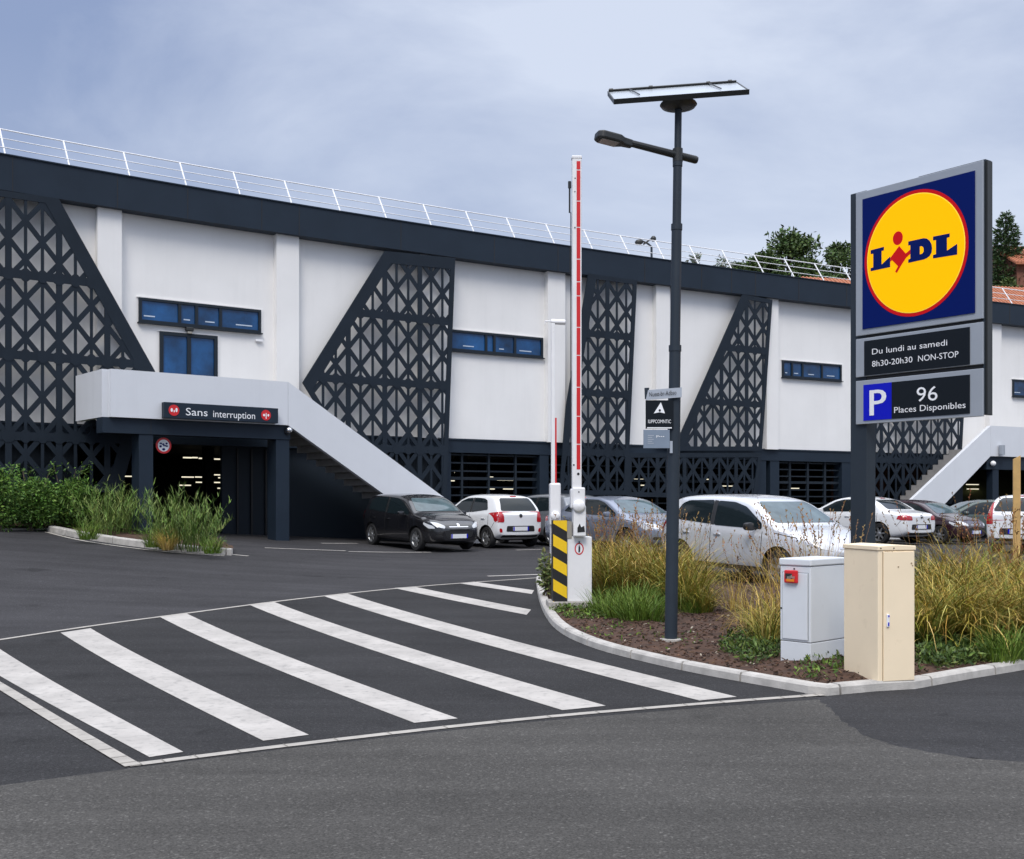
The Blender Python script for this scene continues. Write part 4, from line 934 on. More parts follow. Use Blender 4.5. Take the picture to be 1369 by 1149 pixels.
# ---------------------------------------------------------------- cars
def interp(tab, x):
    if x <= tab[0][0]: return tab[0][1]
    for (a, b), (c, d) in zip(tab, tab[1:]):
        if x <= c: return b + (d - b) * (x - a) / (c - a)
    return tab[-1][1]
MODELS = {
 'hatch': dict(L=4.2, W=1.76, top=[(0, .90), (.07, 1.0), (.20, 1.20), (.36, 1.41), (.60, 1.485), (1.5, 1.52), (2.15, 1.50), (2.5, 1.43), (2.9, 1.22), (3.22, 1.03), (3.6, .96), (3.95, .85), (4.12, .74), (4.2, .62)],
    belt=[(0, .90), (.6, .98), (3.2, .90), (4.2, .75)], hw=[(0, .66), (.10, .76), (.4, .85), (1.0, .88), (3.2, .875), (3.7, .83), (4.0, .73), (4.14, .60), (4.2, .48)],
    rear=.78, front=3.33, r=.315, side=[[(.50, 1.05), (.68, 1.33), (.86, 1.39), (1.55, 1.41), (1.60, .985)], [(1.70, .970), (1.66, 1.40), (2.10, 1.385), (2.42, 1.31), (2.90, 1.04), (2.92, .945)]],
    ws=(1.06, 1.40, .70, .55), rw=(1.00, 1.36, .62, .50), seams=[1.64, 2.95, .72]),
 'city': dict(L=3.55, W=1.64, top=[(0, .92), (.06, 1.02), (.18, 1.22), (.36, 1.42), (.62, 1.475), (1.2, 1.50), (1.75, 1.48), (2.1, 1.38), (2.45, 1.18), (2.72, 1.02), (3.05, .95), (3.35, .82), (3.5, .70), (3.55, .58)],
    belt=[(0, .92), (.6, .97), (2.7, .90), (3.55, .72)], hw=[(0, .68), (.08, .76), (.3, .80), (.9, .82), (2.7, .81), (3.1, .77), (3.38, .66), (3.5, .54), (3.55, .42)],
    rear=.55, front=2.93, r=.295, side=[[(.52, 1.06), (.66, 1.32), (.85, 1.375), (1.30, 1.39), (1.33, .98)], [(1.44, .975), (1.41, 1.39), (1.72, 1.37), (1.98, 1.30), (2.42, 1.03), (2.44, .95)]],
    ws=(1.05, 1.37, .64, .52), rw=(1.03, 1.385, .62, .50), seams=[1.385, 2.48, .45]),
 'sedan': dict(L=4.45, W=1.78, top=[(0, .86), (.12, .95), (.5, 1.01), (.72, 1.06), (1.05, 1.25), (1.4, 1.39), (1.9, 1.44), (2.35, 1.43), (2.7, 1.35), (3.1, 1.16), (3.45, .99), (3.85, .92), (4.2, .80), (4.38, .70), (4.45, .58)],
    belt=[(0, .86), (.6, .95), (3.4, .88), (4.45, .70)], hw=[(0, .68), (.12, .78), (.5, .86), (1.2, .89), (3.4, .885), (3.9, .83), (4.25, .72), (4.4, .58), (4.45, .46)],
    rear=.88, front=3.53, r=.32, side=[[(1.02, 1.03), (1.30, 1.26), (1.50, 1.32), (1.78, 1.345), (1.82, .975)], [(1.92, .97), (1.88, 1.345), (2.30, 1.335), (2.58, 1.27), (3.10, 1.02), (3.12, .94)]],
    ws=(1.02, 1.34, .70, .55), rw=(1.06, 1.34, .62, .50), seams=[1.86, 3.16, .95]),
 'wagon': dict(L=4.6, W=1.78, top=[(0, .92), (.06, 1.05), (.25, 1.30), (.45, 1.43), (.8, 1.475), (1.8, 1.50), (2.4, 1.47), (2.75, 1.38), (3.15, 1.18), (3.5, 1.02), (3.9, .95), (4.3, .83), (4.52, .72), (4.6, .60)],
    belt=[(0, .93), (.6, .97), (3.4, .90), (4.6, .72)], hw=[(0, .70), (.08, .80), (.4, .86), (1.2, .89), (3.4, .885), (4.0, .83), (4.36, .72), (4.54, .58), (4.6, .46)],
    rear=.95, front=3.65, r=.32, side=[[(.34, 1.05), (.50, 1.33), (.66, 1.37), (1.02, 1.375), (1.04, 1.00)], [(1.12, 1.0), (1.10, 1.38), (1.90, 1.395), (1.94, .975)], [(2.04, .97), (2.0, 1.395), (2.40, 1.37), (2.68, 1.29), (3.14, 1.04), (3.16, .95)]],
    ws=(1.05, 1.37, .70, .55), rw=(1.04, 1.38, .64, .52), seams=[1.99, 3.2, 1.0]),
}
def interps(tab, x):    # smooth (cubic Hermite, monotone-ish) interpolation
    n = len(tab)
    if x <= tab[0][0]: return tab[0][1]
    if x >= tab[-1][0]: return tab[-1][1]
    for i in range(n - 1):
        if x <= tab[i + 1][0]:
            x0, y0 = tab[i]; x1, y1 = tab[i + 1]; h = x1 - x0; t = (x - x0) / h; s0 = (y1 - y0) / h
            sl = lambda j: 0 if j <= 0 or j >= n - 1 else (tab[j + 1][1] - tab[j - 1][1]) / (tab[j + 1][0] - tab[j - 1][0])
            m0 = sl(i) if i > 0 else s0; m1 = sl(i + 1) if i + 1 < n - 1 else s0
            return (2*t**3-3*t*t+1)*y0 + (t**3-2*t*t+t)*h*m0 + (-2*t**3+3*t*t)*y1 + (t**3-t*t)*h*m1
def round_poly(P, r=.05, n=3):
    o = []
    for i in range(len(P)):
        a, b, c = Vector(P[i - 1]), Vector(P[i]), Vector(P[(i + 1) % len(P)]); d1, d2 = (a - b), (c - b); rr = min(r, d1.length * .45, d2.length * .45)
        p, q = b + d1.normalized() * rr, b + d2.normalized() * rr
        for k in range(n + 1): t = k / n; o.append(tuple(p.lerp(b, t).lerp(b.lerp(q, t), t)))
    return o
def car_body(mod):
    L, W = mod['L'], mod['W']; xs = sorted(set([0, .03, .08] + [p[0] for p in mod['top']] + [.2 + .24 * k for k in range(int((L - .3) / .24))] + [L - .06, L - .02, L]))
    xs = [x for i, x in enumerate(xs) if i == 0 or x - xs[i - 1] > .018]
    rings = []
    for x in xs:
        zt = interps(mod['top'], x); hw = interps(mod['hw'], x); zb = .20 + .16 * max(0, 1 - x / .35) ** 1.5 + .10 * max(0, 1 - (L - x) / .45) ** 1.5
        bl = min(interp(mod['belt'], x), zt - .055); gh = max(0, zt - bl)
        tumble = .36; we = hw * .965 - .015 - tumble * max(0, gh - .10) - .0
        ze = zt - min(.07, gh * .5)
        if gh < .12: we = hw * .86
        P = [(0, zb), (hw * .82, zb), (hw * .95, zb + .05), (hw * .995, zb + .30 * (bl - zb)), (hw * 1.0, zb + .62 * (bl - zb)), (hw * .985, bl - .05), (hw * .962, bl), ((hw * .962 + we) / 2 + .012 * min(1, gh * 3), (bl + ze) / 2), (we + .012, ze - .012), (we - .04, ze + .03), (we * .55, zt - .008), (0, zt)]
        rings.append([(x, y, z) for y, z in P])
    n = len(rings[0]); mb = MB(); v = []; idx = []
    for R in rings:
        row = []
        for i, p in enumerate(R): row.append(len(v)); v.append(p)
        mir = []
        for i, p in enumerate(R):
            if i in (0, n - 1): mir.append(row[i])
            else: mir.append(len(v)); v.append((p[0], -p[1], p[2]))
        idx.append(row + mir[::-1][1:-1])
    f = []; m = len(idx[0])
    for a in range(len(idx) - 1):
        for b in range(m): f.append((idx[a][b], idx[a][(b + 1) % m], idx[a + 1][(b + 1) % m], idx[a + 1][b]))
    for R in (idx[0], idx[-1]):
        for i in range(n - 1):
            j = (m - i) % m; j2 = (m - i - 1) % m
            q = [R[i], R[i + 1], R[j2], R[j]]; q2 = []
            for t in q:
                if t not in q2: q2.append(t)
            if len(q2) > 2: f.append(tuple(q2))
    me = bpy.data.meshes.new('tmp'); me.from_pydata(v, [], f); bm = bmesh.new(); bm.from_mesh(me); bmesh.ops.recalc_face_normals(bm, faces=bm.faces); bm.to_mesh(me); bm.free()
    o = bpy.data.objects.new('tmp', me); C.objects.link(o); ss = o.modifiers.new('s', 'SUBSURF'); ss.levels = ss.render_levels = 2
    dg = bpy.context.evaluated_depsgraph_get(); sm = bpy.data.meshes.new_from_object(o.evaluated_get(dg))
    bvh = BVHTree.FromPolygons([w_.co.copy() for w_ in sm.vertices], [tuple(p.vertices) for p in sm.polygons])
    # wheel arches
    R = mod['r'] + .055; mbc = MB()
    for x in (mod['rear'], mod['front']):
        for s in (-1, 1): mbc.lathe((x, s * (W / 2 - .30), mod['r']), (0, s, 0), [(0, 0), (R, 0), (R, .6), (0, .6)], 36)
    cv_ = [tuple(q) for q in mbc.v]; cme = bpy.data.meshes.new('cut'); cme.from_pydata(cv_, [], mbc.f); bm = bmesh.new(); bm.from_mesh(cme); bmesh.ops.remove_doubles(bm, verts=bm.verts, dist=1e-5); bmesh.ops.recalc_face_normals(bm, faces=bm.faces); bm.to_mesh(cme); bm.free()
    co = bpy.data.objects.new('cut', cme); C.objects.link(co)
    bo = o.modifiers.new('b', 'BOOLEAN'); bo.operation = 'DIFFERENCE'; bo.object = co; bo.solver = 'EXACT'
    bpy.context.view_layer.update(); dg = bpy.context.evaluated_depsgraph_get(); fm = bpy.data.meshes.new_from_object(o.evaluated_get(dg))
    for ob in (o, co): bpy.data.objects.remove(ob)
    fm.materials.clear(); fm.materials.append(M['tyre']); fm.materials.append(M['arch'])
    for p in fm.polygons:
        c = p.center; black = False
        for x in (mod['rear'], mod['front']):
            d = math.hypot(c.x - x, c.z - mod['r'])
            if d < R + .003 and abs(c.y) > W / 2 - .305: 
                if abs(d - R) < .012 and abs(p.normal.y) < .35 or abs(abs(c.y) - (W / 2 - .30)) < .01: black = True
        p.material_index = 1 if black or c.z < .235 else 0; p.use_smooth = True
    try: fm.set_sharp_from_angle(angle=radians(38))
    except Exception: pass
    return fm, bvh
BODIES = {}
def project(bvh, poly, axis, s, off=.004, grid=.055):
    """a flat outline laid on the body: axis 'y' = side view (x, z), 'x' = end view (y, z)"""
    bm = bmesh.new(); bm.faces.new([bm.verts.new((a, b, 0)) for a, b in poly]); bmesh.ops.triangulate(bm, faces=bm.faces[:])
    for ax in (0, 1):
        lo = min(v.co[ax] for v in bm.verts); hi = max(v.co[ax] for v in bm.verts); k = math.ceil(lo / grid)
        while k * grid < hi:
            co = Vector((0, 0, 0)); co[ax] = k * grid; no = Vector((0, 0, 0)); no[ax] = 1
            bmesh.ops.bisect_plane(bm, geom=bm.verts[:] + bm.edges[:] + bm.faces[:], dist=1e-5, plane_co=co, plane_no=no); k += 1
    bad = []
    for v in bm.verts:
        if axis == 'y': o = Vector((v.co.x, s * 3, v.co.y)); d = Vector((0, -s, 0))
        else: o = Vector((-3 if s < 0 else 9, v.co.x, v.co.y)); d = Vector((-s, 0, 0))
        h, nrm, _, _ = bvh.ray_cast(o, d)
        if h is None: bad.append(v); continue
        if nrm.dot(d) > 0: nrm = -nrm
        v.co = h + nrm * off
    if bad: bmesh.ops.delete(bm, geom=bad, context='VERTS')
    bmesh.ops.recalc_face_normals(bm, faces=bm.faces)
    for f_ in bm.faces: f_.smooth = True
    ref = Vector((0, s, .2)) if axis == 'y' else Vector((s, 0, .3))
    for f_ in bm.faces:
        if f_.normal.dot(ref) < 0: f_.normal_flip()
    me = bpy.data.meshes.new('skin'); bm.to_mesh(me); bm.free(); return me
def wheel_meshes(r):
    mb = MB(); mb.lathe((0, -.09, 0), (0, 1, 0), [(r * .66, .0), (r * .93, .0), (r, .03), (r, .15), (r * .93, .18), (r * .66, .18), (r * .64, .09), (r * .66, .0)], 32)
    t = mb.build('tyre', 'tyre', smooth=35); tm = t.data; bpy.data.objects.remove(t)
    mb = MB(); mb.lathe((0, 0, 0), (0, 1, 0), [(r * .66, .085), (r * .70, .092), (r * .66, .075), (r * .60, .03), (r * .60, -.05)], 32)
    for k in range(7):
        a = 2 * pi * k / 7; d = Vector((cos(a), 0, sin(a))); q = Vector((-sin(a), 0, cos(a)))
        v = []
        for rr, wv, y in ((.02, .022, .066), (r * .62, .016, .078)):
            for sg in (-1, 1):
                for yy in (y, y - .03): v.append(d * rr + q * wv * sg * 1.3 + Vector((0, yy, 0)))
        mb.add(v, [(0, 2, 3, 1), (4, 5, 7, 6), (0, 4, 6, 2), (1, 3, 7, 5), (0, 1, 5, 4), (2, 6, 7, 3)])
    mb.lathe((0, 0, 0), (0, 1, 0), [(.055, .04), (.055, .075), (.04, .082), (0, .084)], 16)
    t = mb.build('rim', 'rim', smooth=35); rm = t.data; bpy.data.objects.remove(t)
    mb = MB(); mb.lathe((0, 0, 0), (0, 1, 0), [(0, .0), (r * .6, .0), (r * .6, .012), (0, .012)], 24); t = mb.build('brake', 'arch'); km = t.data; bpy.data.objects.remove(t)
    return tm, rm, km
WH = {}
def car(model, paint, label, px, Y, head, plate_front=True, name='parked_car', rear_style='hatch', front=True, glass='carglass', z=None, tall=False, scale=1.):
    mod = MODELS[model]
    if model not in BODIES: BODIES[model] = car_body(mod); WH[model] = wheel_meshes(mod['r'])
    fm, bvh = BODIES[model]; L, W = mod['L'], mod['W']
    X = (px - HX) / FP * Y
    T = thing(name, label, 'car', (X, Y, 0), 'parked cars in front of the supermarket')
    h = Vector((*head, 0)).normalized(); f = lambda d: g(X + h.x * d, Y + h.y * d)
    mid = L / 2; zf, zr = f(mod['front'] - mid), f(mod['rear'] - mid); pitch = math.atan2(zf - zr, mod['front'] - mod['rear'])
    yaw = math.atan2(h.y, h.x)
    T.rotation_euler = Matrix.Rotation(yaw, 4, 'Z').to_3x3().to_4x4().to_euler() if False else (0, -pitch, yaw)
    T.location.z = (zf + zr) / 2 + .012; T.scale = (scale,) * 3
    def ob(name, me, parent=T, loc=(0, 0, 0)):
        o = bpy.data.objects.new(name, me); C.objects.link(o); o.parent = parent; o.location = loc; return o
    def skin(name, poly, ax, s, m, off=.004, parent=T, r=.04):
        me = project(bvh, round_poly(poly, r) if r else poly, ax, s, off); me.materials.append(M[m]); return ob(name, me, parent, (-mid, 0, 0) if parent is T else (0, 0, 0))
    bme = fm.copy(); bme.materials[0] = M[paint]; body = ob('body', bme, T, (-mid, 0, 0))
    for s in (-1, 1):
        # black surround first, then the panes
        allp = [p for w_ in mod['side'] for p in w_]
        x0 = mod['side'][0]; x1 = mod['side'][-1]
        sur = [x0[0]] + x0[1:-2] + [x0[-2]] + x1[1:] + [x0[-1]] if False else None
        for wdw in mod['side']:
            skin('side_window', wdw, 'y', s, glass, .007, r=.05)
        for a, b in zip(mod['side'], mod['side'][1:]):
            skin('door_pillar', [a[-1], a[-2], b[1], b[0]], 'y', s, 'trim_black', .003, r=0)
        for sx in mod['seams']:
            zt = interp(mod['belt'], sx) - .0; skin('door_seam', [(sx - .006, .34), (sx + .006, .34), (sx + .006, zt), (sx - .006, zt)], 'y', s, 'arch', .003, r=0)
        skin('bonnet_seam', [(L - .98, interp(mod['belt'], L - .98) + .005), (L - .5, interp(mod['belt'], L - .5) + .012), (L - .5, interp(mod['belt'], L - .5) + .0), (L - .98, interp(mod['belt'], L - .98) - .006)], 'y', s, 'arch', .003, r=0)
        skin('bumper_seam', [(L - .40, .62), (L - .46, .42), (L - .452, .42), (L - .39, .62)], 'y', s, 'arch', .003, r=0)
        skin('bumper_seam', [(.16, .72), (.30, .55), (.31, .555), (.17, .725)], 'y', s, 'arch', .003, r=0)
        skin('fuel_flap' if s < 0 else 'rub_strip', ellipse(mod['rear'] - .02, .86, .075, .065, 14) if s < 0 else [(mod['rear'] + .5, .50), (mod['front'] - .5, .50), (mod['front'] - .5, .53), (mod['rear'] + .5, .53)], 'y', s, paint, .006, r=0)
        skin('sill_trim', [(mod['rear'] + .40, .245), (mod['front'] - .40, .245), (mod['front'] - .40, .31), (mod['rear'] + .40, .31)], 'y', s, 'trim_black', .005, r=.02)
        for sx in (mod['seams'][0] + .10, mod['seams'][2] + .16):
            hme = project(bvh, round_poly([(sx, .80), (sx + .17, .80), (sx + .17, .83), (sx, .83)], .015), 'y', s, .022); hme.materials.append(M[paint if model != 'hatch' else paint]); 
            sol = ob('door_handle', hme, T, (-mid, 0, 0)); md = sol.modifiers.new('t', 'SOLIDIFY'); md.thickness = .018; md.offset = -1
        mx0 = mod['side'][-1][-1][0] - .14; hy = interps(mod['hw'], mx0)
        mb = MB(); mb.prism(Frame((mx0 - mid, s * (hy + .02), .985), (0, s, 0)), round_poly([(0, -.07), (.18, -.06), (.19, .06), (.02, .075)], .05), -.05, .06)
        mb.tube([(mx0 - mid, s * (hy - .06), .94), (mx0 - mid, s * (hy + .05), .97)], .022, 6)
        mb.build('wing_mirror', 'trim_black' if paint in ('paint_silver',) else paint, T, local=True, bevel=.018, smooth=40)
        # lamps
        fx = L
        skin('headlight', [(s * .44, .63), (s * .66, .68), (s * .74, .80), (s * .60, .79), (s * .42, .70)], 'x', 1, 'lamp_clear', .006, r=.03)
        skin('headlight', [(L - .52, .79), (L - .20, .70), (L - .14, .63), (L - .32, .63), (L - .52, .735)], 'y', s, 'lamp_clear', .006, r=.03)
        skin('fog_lamp', [(s * .50, .40), (s * .66, .40), (s * .66, .47), (s * .50, .47)], 'x', 1, 'trim_black', .006)
        if rear_style == 'hatch':
            skin('taillight', [(s * .55, .72), (s * .78, .72), (s * .78, .99), (s * .62, 1.02), (s * .56, .90)], 'x', -1, 'lamp_red', .007, r=.05)
            skin('taillight', [(-.02, .73), (.17, .77), (.24, .98), (.06, 1.02), (-.02, 1.0)], 'y', s, 'lamp_red', .007, r=.04)
            skin('reflector', [(s * .60, .44), (s * .69, .44), (s * .70, .56), (s * .62, .55)], 'x', -1, 'lamp_red', .006)
        elif rear_style == 'tall':
            skin('taillight', [(s * .62, .72), (s * .80, .72), (s * .78, 1.30), (s * .66, 1.30)], 'x', -1, 'lamp_red', .007, r=.03)
            skin('taillight', [(.0, .80), (.13, .80), (.30, 1.26), (.18, 1.30), (.0, 1.0)], 'y', s, 'lamp_red', .007, r=.03)
        else:
            skin('taillight', [(s * .44, .74), (s * .80, .74), (s * .80, .88), (s * .46, .86)], 'x', -1, 'lamp_red', .007, r=.03)
            skin('taillight', [(-.02, .74), (.30, .77), (.24, .88), (.0, .89)], 'y', s, 'lamp_red', .007, r=.03)
    zb, zt, wb, wt = mod['ws']; skin('windscreen', [(-wb, zb), (wb, zb), (wt, zt), (-wt, zt)], 'x', 1, glass if glass != 'carglass' else 'carglass_sheen', .006, r=.06)
    zb, zt, wb, wt = mod['rw']; skin('rear_window', [(-wb, zb), (wb, zb), (wt, zt), (-wt, zt)], 'x', -1, glass, .006, r=.07)
    skin('grille', [(-.40, .40), (.40, .40), (.46, .56), (-.46, .56)], 'x', 1, 'trim_black', .006)
    skin('upper_grille', [(-.30, .665), (.30, .665), (.30, .69), (-.30, .69)], 'x', 1, 'chrome', .006, r=.01)
    skin('emblem', ellipse(0, .725, .045, .038, 12), 'x', 1, 'chrome', .010, r=0)
    skin('emblem', ellipse(0, .90 if model != 'sedan' else .84, .055, .05, 12), 'x', -1, 'trim_black' if paint == 'paint_white' else 'chrome', .010, r=0)
    skin('rear_bumper_trim', [(-.48, .46), (.48, .46), (.46, .62), (-.46, .62)], 'x', -1, 'trim_black', .006)
    skin('rear_bumper_trim', [(-.62, .30), (.62, .30), (.60, .37), (-.60, .37)], 'x', -1, 'trim_black', .006)
    skin('brake_light', [(-.10, mod['rw'][1] + .03), (.10, mod['rw'][1] + .03), (.10, mod['rw'][1] + .055), (-.10, mod['rw'][1] + .055)], 'x', -1, 'lamp_red', .010, r=.01)
    for nm, s, xx, zz_ in (('number_plate', 1, L + .012, .43), ('number_plate', -1, -.014, .54)):
        mb = MB(); F = Frame((xx - mid, 0, zz_), (0, s, 0)); mb.box(F, -.26, .26, -.055, .055, -.02, .006); pl = mb.build(nm, 'plate_white', T, local=True)
        mb = MB(); mb.box(F, -.26, -.22, -.055, .055, .0065, .008); mb.box(F, .22, .26, -.055, .055, .0065, .008); mb.build('plate_band', 'park_blue', pl, local=True)
    tm, rm, km = WH[model]
    for x in (mod['rear'], mod['front']):
        for s in (-1, 1):
            wh = bpy.data.objects.new('wheel', None); C.objects.link(wh); wh.parent = T; wh.location = (x - mid, s * (W / 2 - .115), mod['r']); wh.rotation_euler = (0, random.random() * 2, 0 if s > 0 else pi)
            ob('tyre', tm, wh); ob('rim', rm, wh); ob('brake_disc', km, wh)
    return T
mat('paint_black', (.010, .010, .012), .22, coat=1., spec=.5)
mat('paint_white', (.78, .79, .80), .3, coat=.8)
mat('paint_silver', (.72, .73, .75), .26, metal=.35, coat=.8, var=.02)
mat('paint_greyblue', (.22, .25, .32), .3, metal=.5, coat=.8)
mat('paint_grey', (.20, .215, .235), .3, metal=.45, coat=.7)
mat('paint_plum', (.03, .010, .016), .2, coat=1.)
mat('paint_green', (.05, .075, .065), .25, metal=.3, coat=.9)
OUT = (.571, -.821)     # away from the facade, towards the viewer
INN = (-.571, .821)
car('hatch', 'paint_black', 'black hatchback parked nose out beside the foot of the near stair', 561, 28.6, OUT, scale=.90)
car('city', 'paint_white', 'small white hatchback with round red taillights seen from behind, next to the black car', 649, 30.4, INN, scale=.93)
car('hatch', 'paint_grey', 'dark silver hatchback half hidden behind the two barriers', 732, 31.6, INN, scale=.93)
car('sedan', 'paint_greyblue', 'blue grey saloon behind the tall grass between barrier and lamp post', 826, 27.5, OUT, rear_style='sedan', scale=.95)
car('hatch', 'paint_silver', 'silver hatchback parked close behind the planting bed and lamp post', 1022, 20.0, (.50, -.866))
car('sedan', 'paint_white', 'white saloon partly hidden by the sign post, red taillight to the right', 1150, 35.5, INN, rear_style='sedan')
car('hatch', 'paint_plum', 'dark plum car nose out in front of the far stair', 1234, 37.0, OUT, scale=.92)
car('wagon', 'paint_green', 'dark green estate car seen side on at the far end of the car park', 1306, 39.0, (-1, .05))
car('wagon', 'paint_white', 'white car with tall red taillight cut off by the right edge beside the wooden post', 1394, 29.5, (.62, .78), rear_style='tall')
# ---------------------------------------------------------------- plants
R_ = random.Random(11)
def mixc(a, b, t): return tuple(x + (y - x) * t for x, y in zip(a, b))
def vary(c, k, r=R_): f = 1 + r.uniform(-k, k); return tuple(max(0, x * f * (1 + r.uniform(-k, k) * .35)) for x in c)
def blade(mb, base, az, length, lean, droop, width, c0, c1, seg=6, r=R_, curl=0.):
    """one arching grass blade: a tapering strip"""
    p = Vector(base); th = lean; d = Vector((cos(az), sin(az), 0)); step = length / seg; tw = az + pi / 2 + r.uniform(-.7, .7); side = Vector((cos(tw), sin(tw), 0))
    v = []; cols = []
    for i in range(seg + 1):
        t = i / seg; w_ = width * (1 - t) ** .6 * .5 + .0006
        v += [p - side * w_, p + side * w_]; c = mixc(c0, c1, min(1, t * 1.15)); cols += [c, c]
        p = p + (d * sin(th) + Vector((0, 0, 1)) * cos(th)) * step; th += droop / seg * (.4 + 1.3 * t); az += curl / seg; d = Vector((cos(az), sin(az), 0))
    b = len(mb.v); mb.v += v; mb.c += cols
    for i in range(seg): mb.f.append((b + 2 * i, b + 2 * i + 1, b + 2 * i + 3, b + 2 * i + 2)); mb.mi.append(0)
def grass_mesh(name, n, h, lean, droop, greens, golds, width=.009, rad=.12, gold=.5, stalks=0, stalk_c=(.24, .12, .06), seed=1, seg=6):
    r = random.Random(seed); mb = MB()
    for k in range(n):
        a = r.uniform(0, 2 * pi); q = rad * sqrt(r.random()); az = a + r.gauss(0, .5); L = h * r.uniform(.55, 1.15)
        g0 = vary(r.choice(greens), .3, r); isg = r.random() < gold
        tip = vary(r.choice(golds), .3, r) if isg else mixc(g0, r.choice(golds), r.uniform(.05, .45))
        if r.random() < .12: g0 = mixc(g0, r.choice(golds), .8)
        blade(mb, (q * cos(a), q * sin(a), 0), az, L, abs(r.gauss(lean, lean * .6)), r.uniform(.5, 1.5) * droop, width * r.uniform(.6, 1.25), g0, tip, seg, r, r.gauss(0, 1.0))
    for k in range(stalks):
        a = r.uniform(0, 2 * pi); q = rad * sqrt(r.random()); az = a + r.gauss(0, .6); L = h * r.uniform(1.0, 1.35); c = vary(stalk_c, .35, r)
        b0 = len(mb.v); blade(mb, (q * cos(a), q * sin(a), 0), az, L, abs(r.gauss(.12, .1)), r.uniform(.1, .5), .006, mixc(c, (.25, .2, .07), .6), c, 6, r)
        end = (mb.v[-1] + mb.v[-2]) / 2; dr = (end - (mb.v[-5] + mb.v[-6]) / 2).normalized()
        for i in range(9):
            t = i / 8; p = end - dr * (.20 * t); s_ = Vector((r.uniform(-1, 1), r.uniform(-1, 1), r.uniform(-.2, .8))).normalized() * r.uniform(.012, .032); e2 = dr * r.uniform(.02, .045)
            b = len(mb.v); mb.v += [p, p + s_ + e2 * .5, p + e2]; cc = vary(c, .4, r); mb.c += [cc] * 3; mb.f.append((b, b + 1, b + 2)); mb.mi.append(0)
    o = mb.build(name, 'grassblade'); me = o.data; bpy.data.objects.remove(o); return me
GRN = [(.055, .10, .010), (.09, .14, .014), (.15, .18, .02), (.04, .08, .012)]
LIME = [(.10, .18, .02), (.145, .215, .028), (.07, .13, .016)]
GLD = [(.54, .36, .075), (.60, .44, .13), (.40, .24, .045), (.48, .38, .06)]
RED = [(.28, .12, .05), (.33, .16, .07)]
GM = [grass_mesh('tuft', 310, 1.05, .34, 1.75, GRN + LIME, GLD, stalks=7, stalk_c=(.30, .19, .08), seed=s, gold=.55, rad=.17, width=.013) for s in (1, 2, 3)]
GR = [grass_mesh('tuft', 300, 1.0, .30, 1.6, GRN + LIME[:1], GLD + RED[:1], stalks=14, stalk_c=(.30, .15, .06), seed=s, gold=.6, rad=.17, width=.012) for s in (4, 5)]
GA = [grass_mesh('tuft', 350, 1.25, .42, 2.2, GRN + LIME[:1], GLD, stalks=2, seed=s, gold=.62, rad=.16, width=.014) for s in (6, 7)]
GT = [grass_mesh('tuft', 85, 1.1, .42, 1.9, GRN, GLD, stalks=6, stalk_c=(.30, .19, .08), seed=s, gold=.75, rad=.14, width=.011) for s in (13, 14)]
GL = [grass_mesh('tuft', 210, .42, .45, 1.1, LIME, LIME + [(.2, .26, .06)], seed=s, gold=.3, rad=.16, width=.008, seg=4) for s in (8, 9)]
GS = [grass_mesh('tuft', 40, 1.0, .26, 1.0, GLD, GLD, stalks=9, stalk_c=(.27, .17, .08), seed=s, gold=.9, rad=.18, width=.006) for s in (10, 12)]
cnt = 0
def tuft(me, px, py, sc, label, group, name='grass_tuft', kl=K, h=.08, rot=None, sz=1.):
    p = gpt(px, py, h); z = soilz(p.x, p.y, kl) if edge_d(p.x, p.y, kl) < 6 else g(p.x, p.y)
    o = bpy.data.objects.new(name, me); C.objects.link(o); o.location = (p.x, p.y, z - .02); o.rotation_euler = (0, 0, R_.uniform(0, 6.28) if rot is None else rot); o.scale = (sc, sc, sc * sz * R_.uniform(.92, 1.08))
    return tag(o, label, 'grass', group)
A1 = 'tall gold and green grass tuft between the striped barrier and the lamp post'
for i, (x, y) in enumerate([(797, 800), (818, 806), (842, 808), (866, 810), (886, 812), (806, 792), (830, 793), (855, 795), (880, 797), (895, 800), (820, 786), (850, 788), (790, 789)]):
    tuft((GR if i % 5 in (1, 3) or y < 790 else GM)[i % 2], x, y, .97 if y > 798 else 1.0, A1, A1 + 's')
A2 = 'grass tuft just right of the lamp post in front of the silver hatchback'
for i, (x, y, s_) in enumerate([(917, 818, .98), (930, 812, .9), (942, 822, .55), (918, 800, .8)]): tuft((GM + GT)[(i * 2 + 1) % 5], x, y, s_, A2, A2 + 's')
A3 = 'grass tuft left of the grey cabinet in front of the silver hatchback'
for i, (x, y, s_) in enumerate([(1024, 870, .78), (1040, 854, .72), (1012, 850, .6), (1030, 862, .5)]): tuft((GT + GT)[i] if i < 3 else GA[0], x, y, s_, A3, A3 + 's')
A4 = 'thin dry grass stalks behind the grey and cream cabinets'
for i, (x, y, s_) in enumerate([(1000, 838, .9), (980, 820, .8), (1060, 850, 1.), (1085, 845, 1.05), (1108, 845, 1.05), (1125, 838, 1.1), (1045, 835, 1.1), (1070, 822, 1.15), (1100, 820, 1.1)]): tuft(GS[i % 2], x, y, s_, A4, A4)
A5 = 'arching gold and green grass tuft in the mass right of the cream cabinet'
for i, (x, y, s_) in enumerate([(1238, 868, .86), (1268, 864, .85), (1300, 866, .85), (1332, 862, .86), (1362, 858, .9), (1250, 846, .95), (1284, 842, .98), (1318, 842, .98), (1350, 838, .98), (1384, 840, 1.), (1236, 826, 1.), (1266, 822, 1.02), (1298, 820, 1.), (1332, 818, 1.02), (1366, 816, 1.02), (1395, 866, .9)]):
    tuft((GA if y > 840 else GM + GR)[i % (2 if y > 840 else 5)], x, y, s_, A5, A5 + 'es')
A6 = 'low bright green grass tuft at the foot of the tall grass near the barrier'
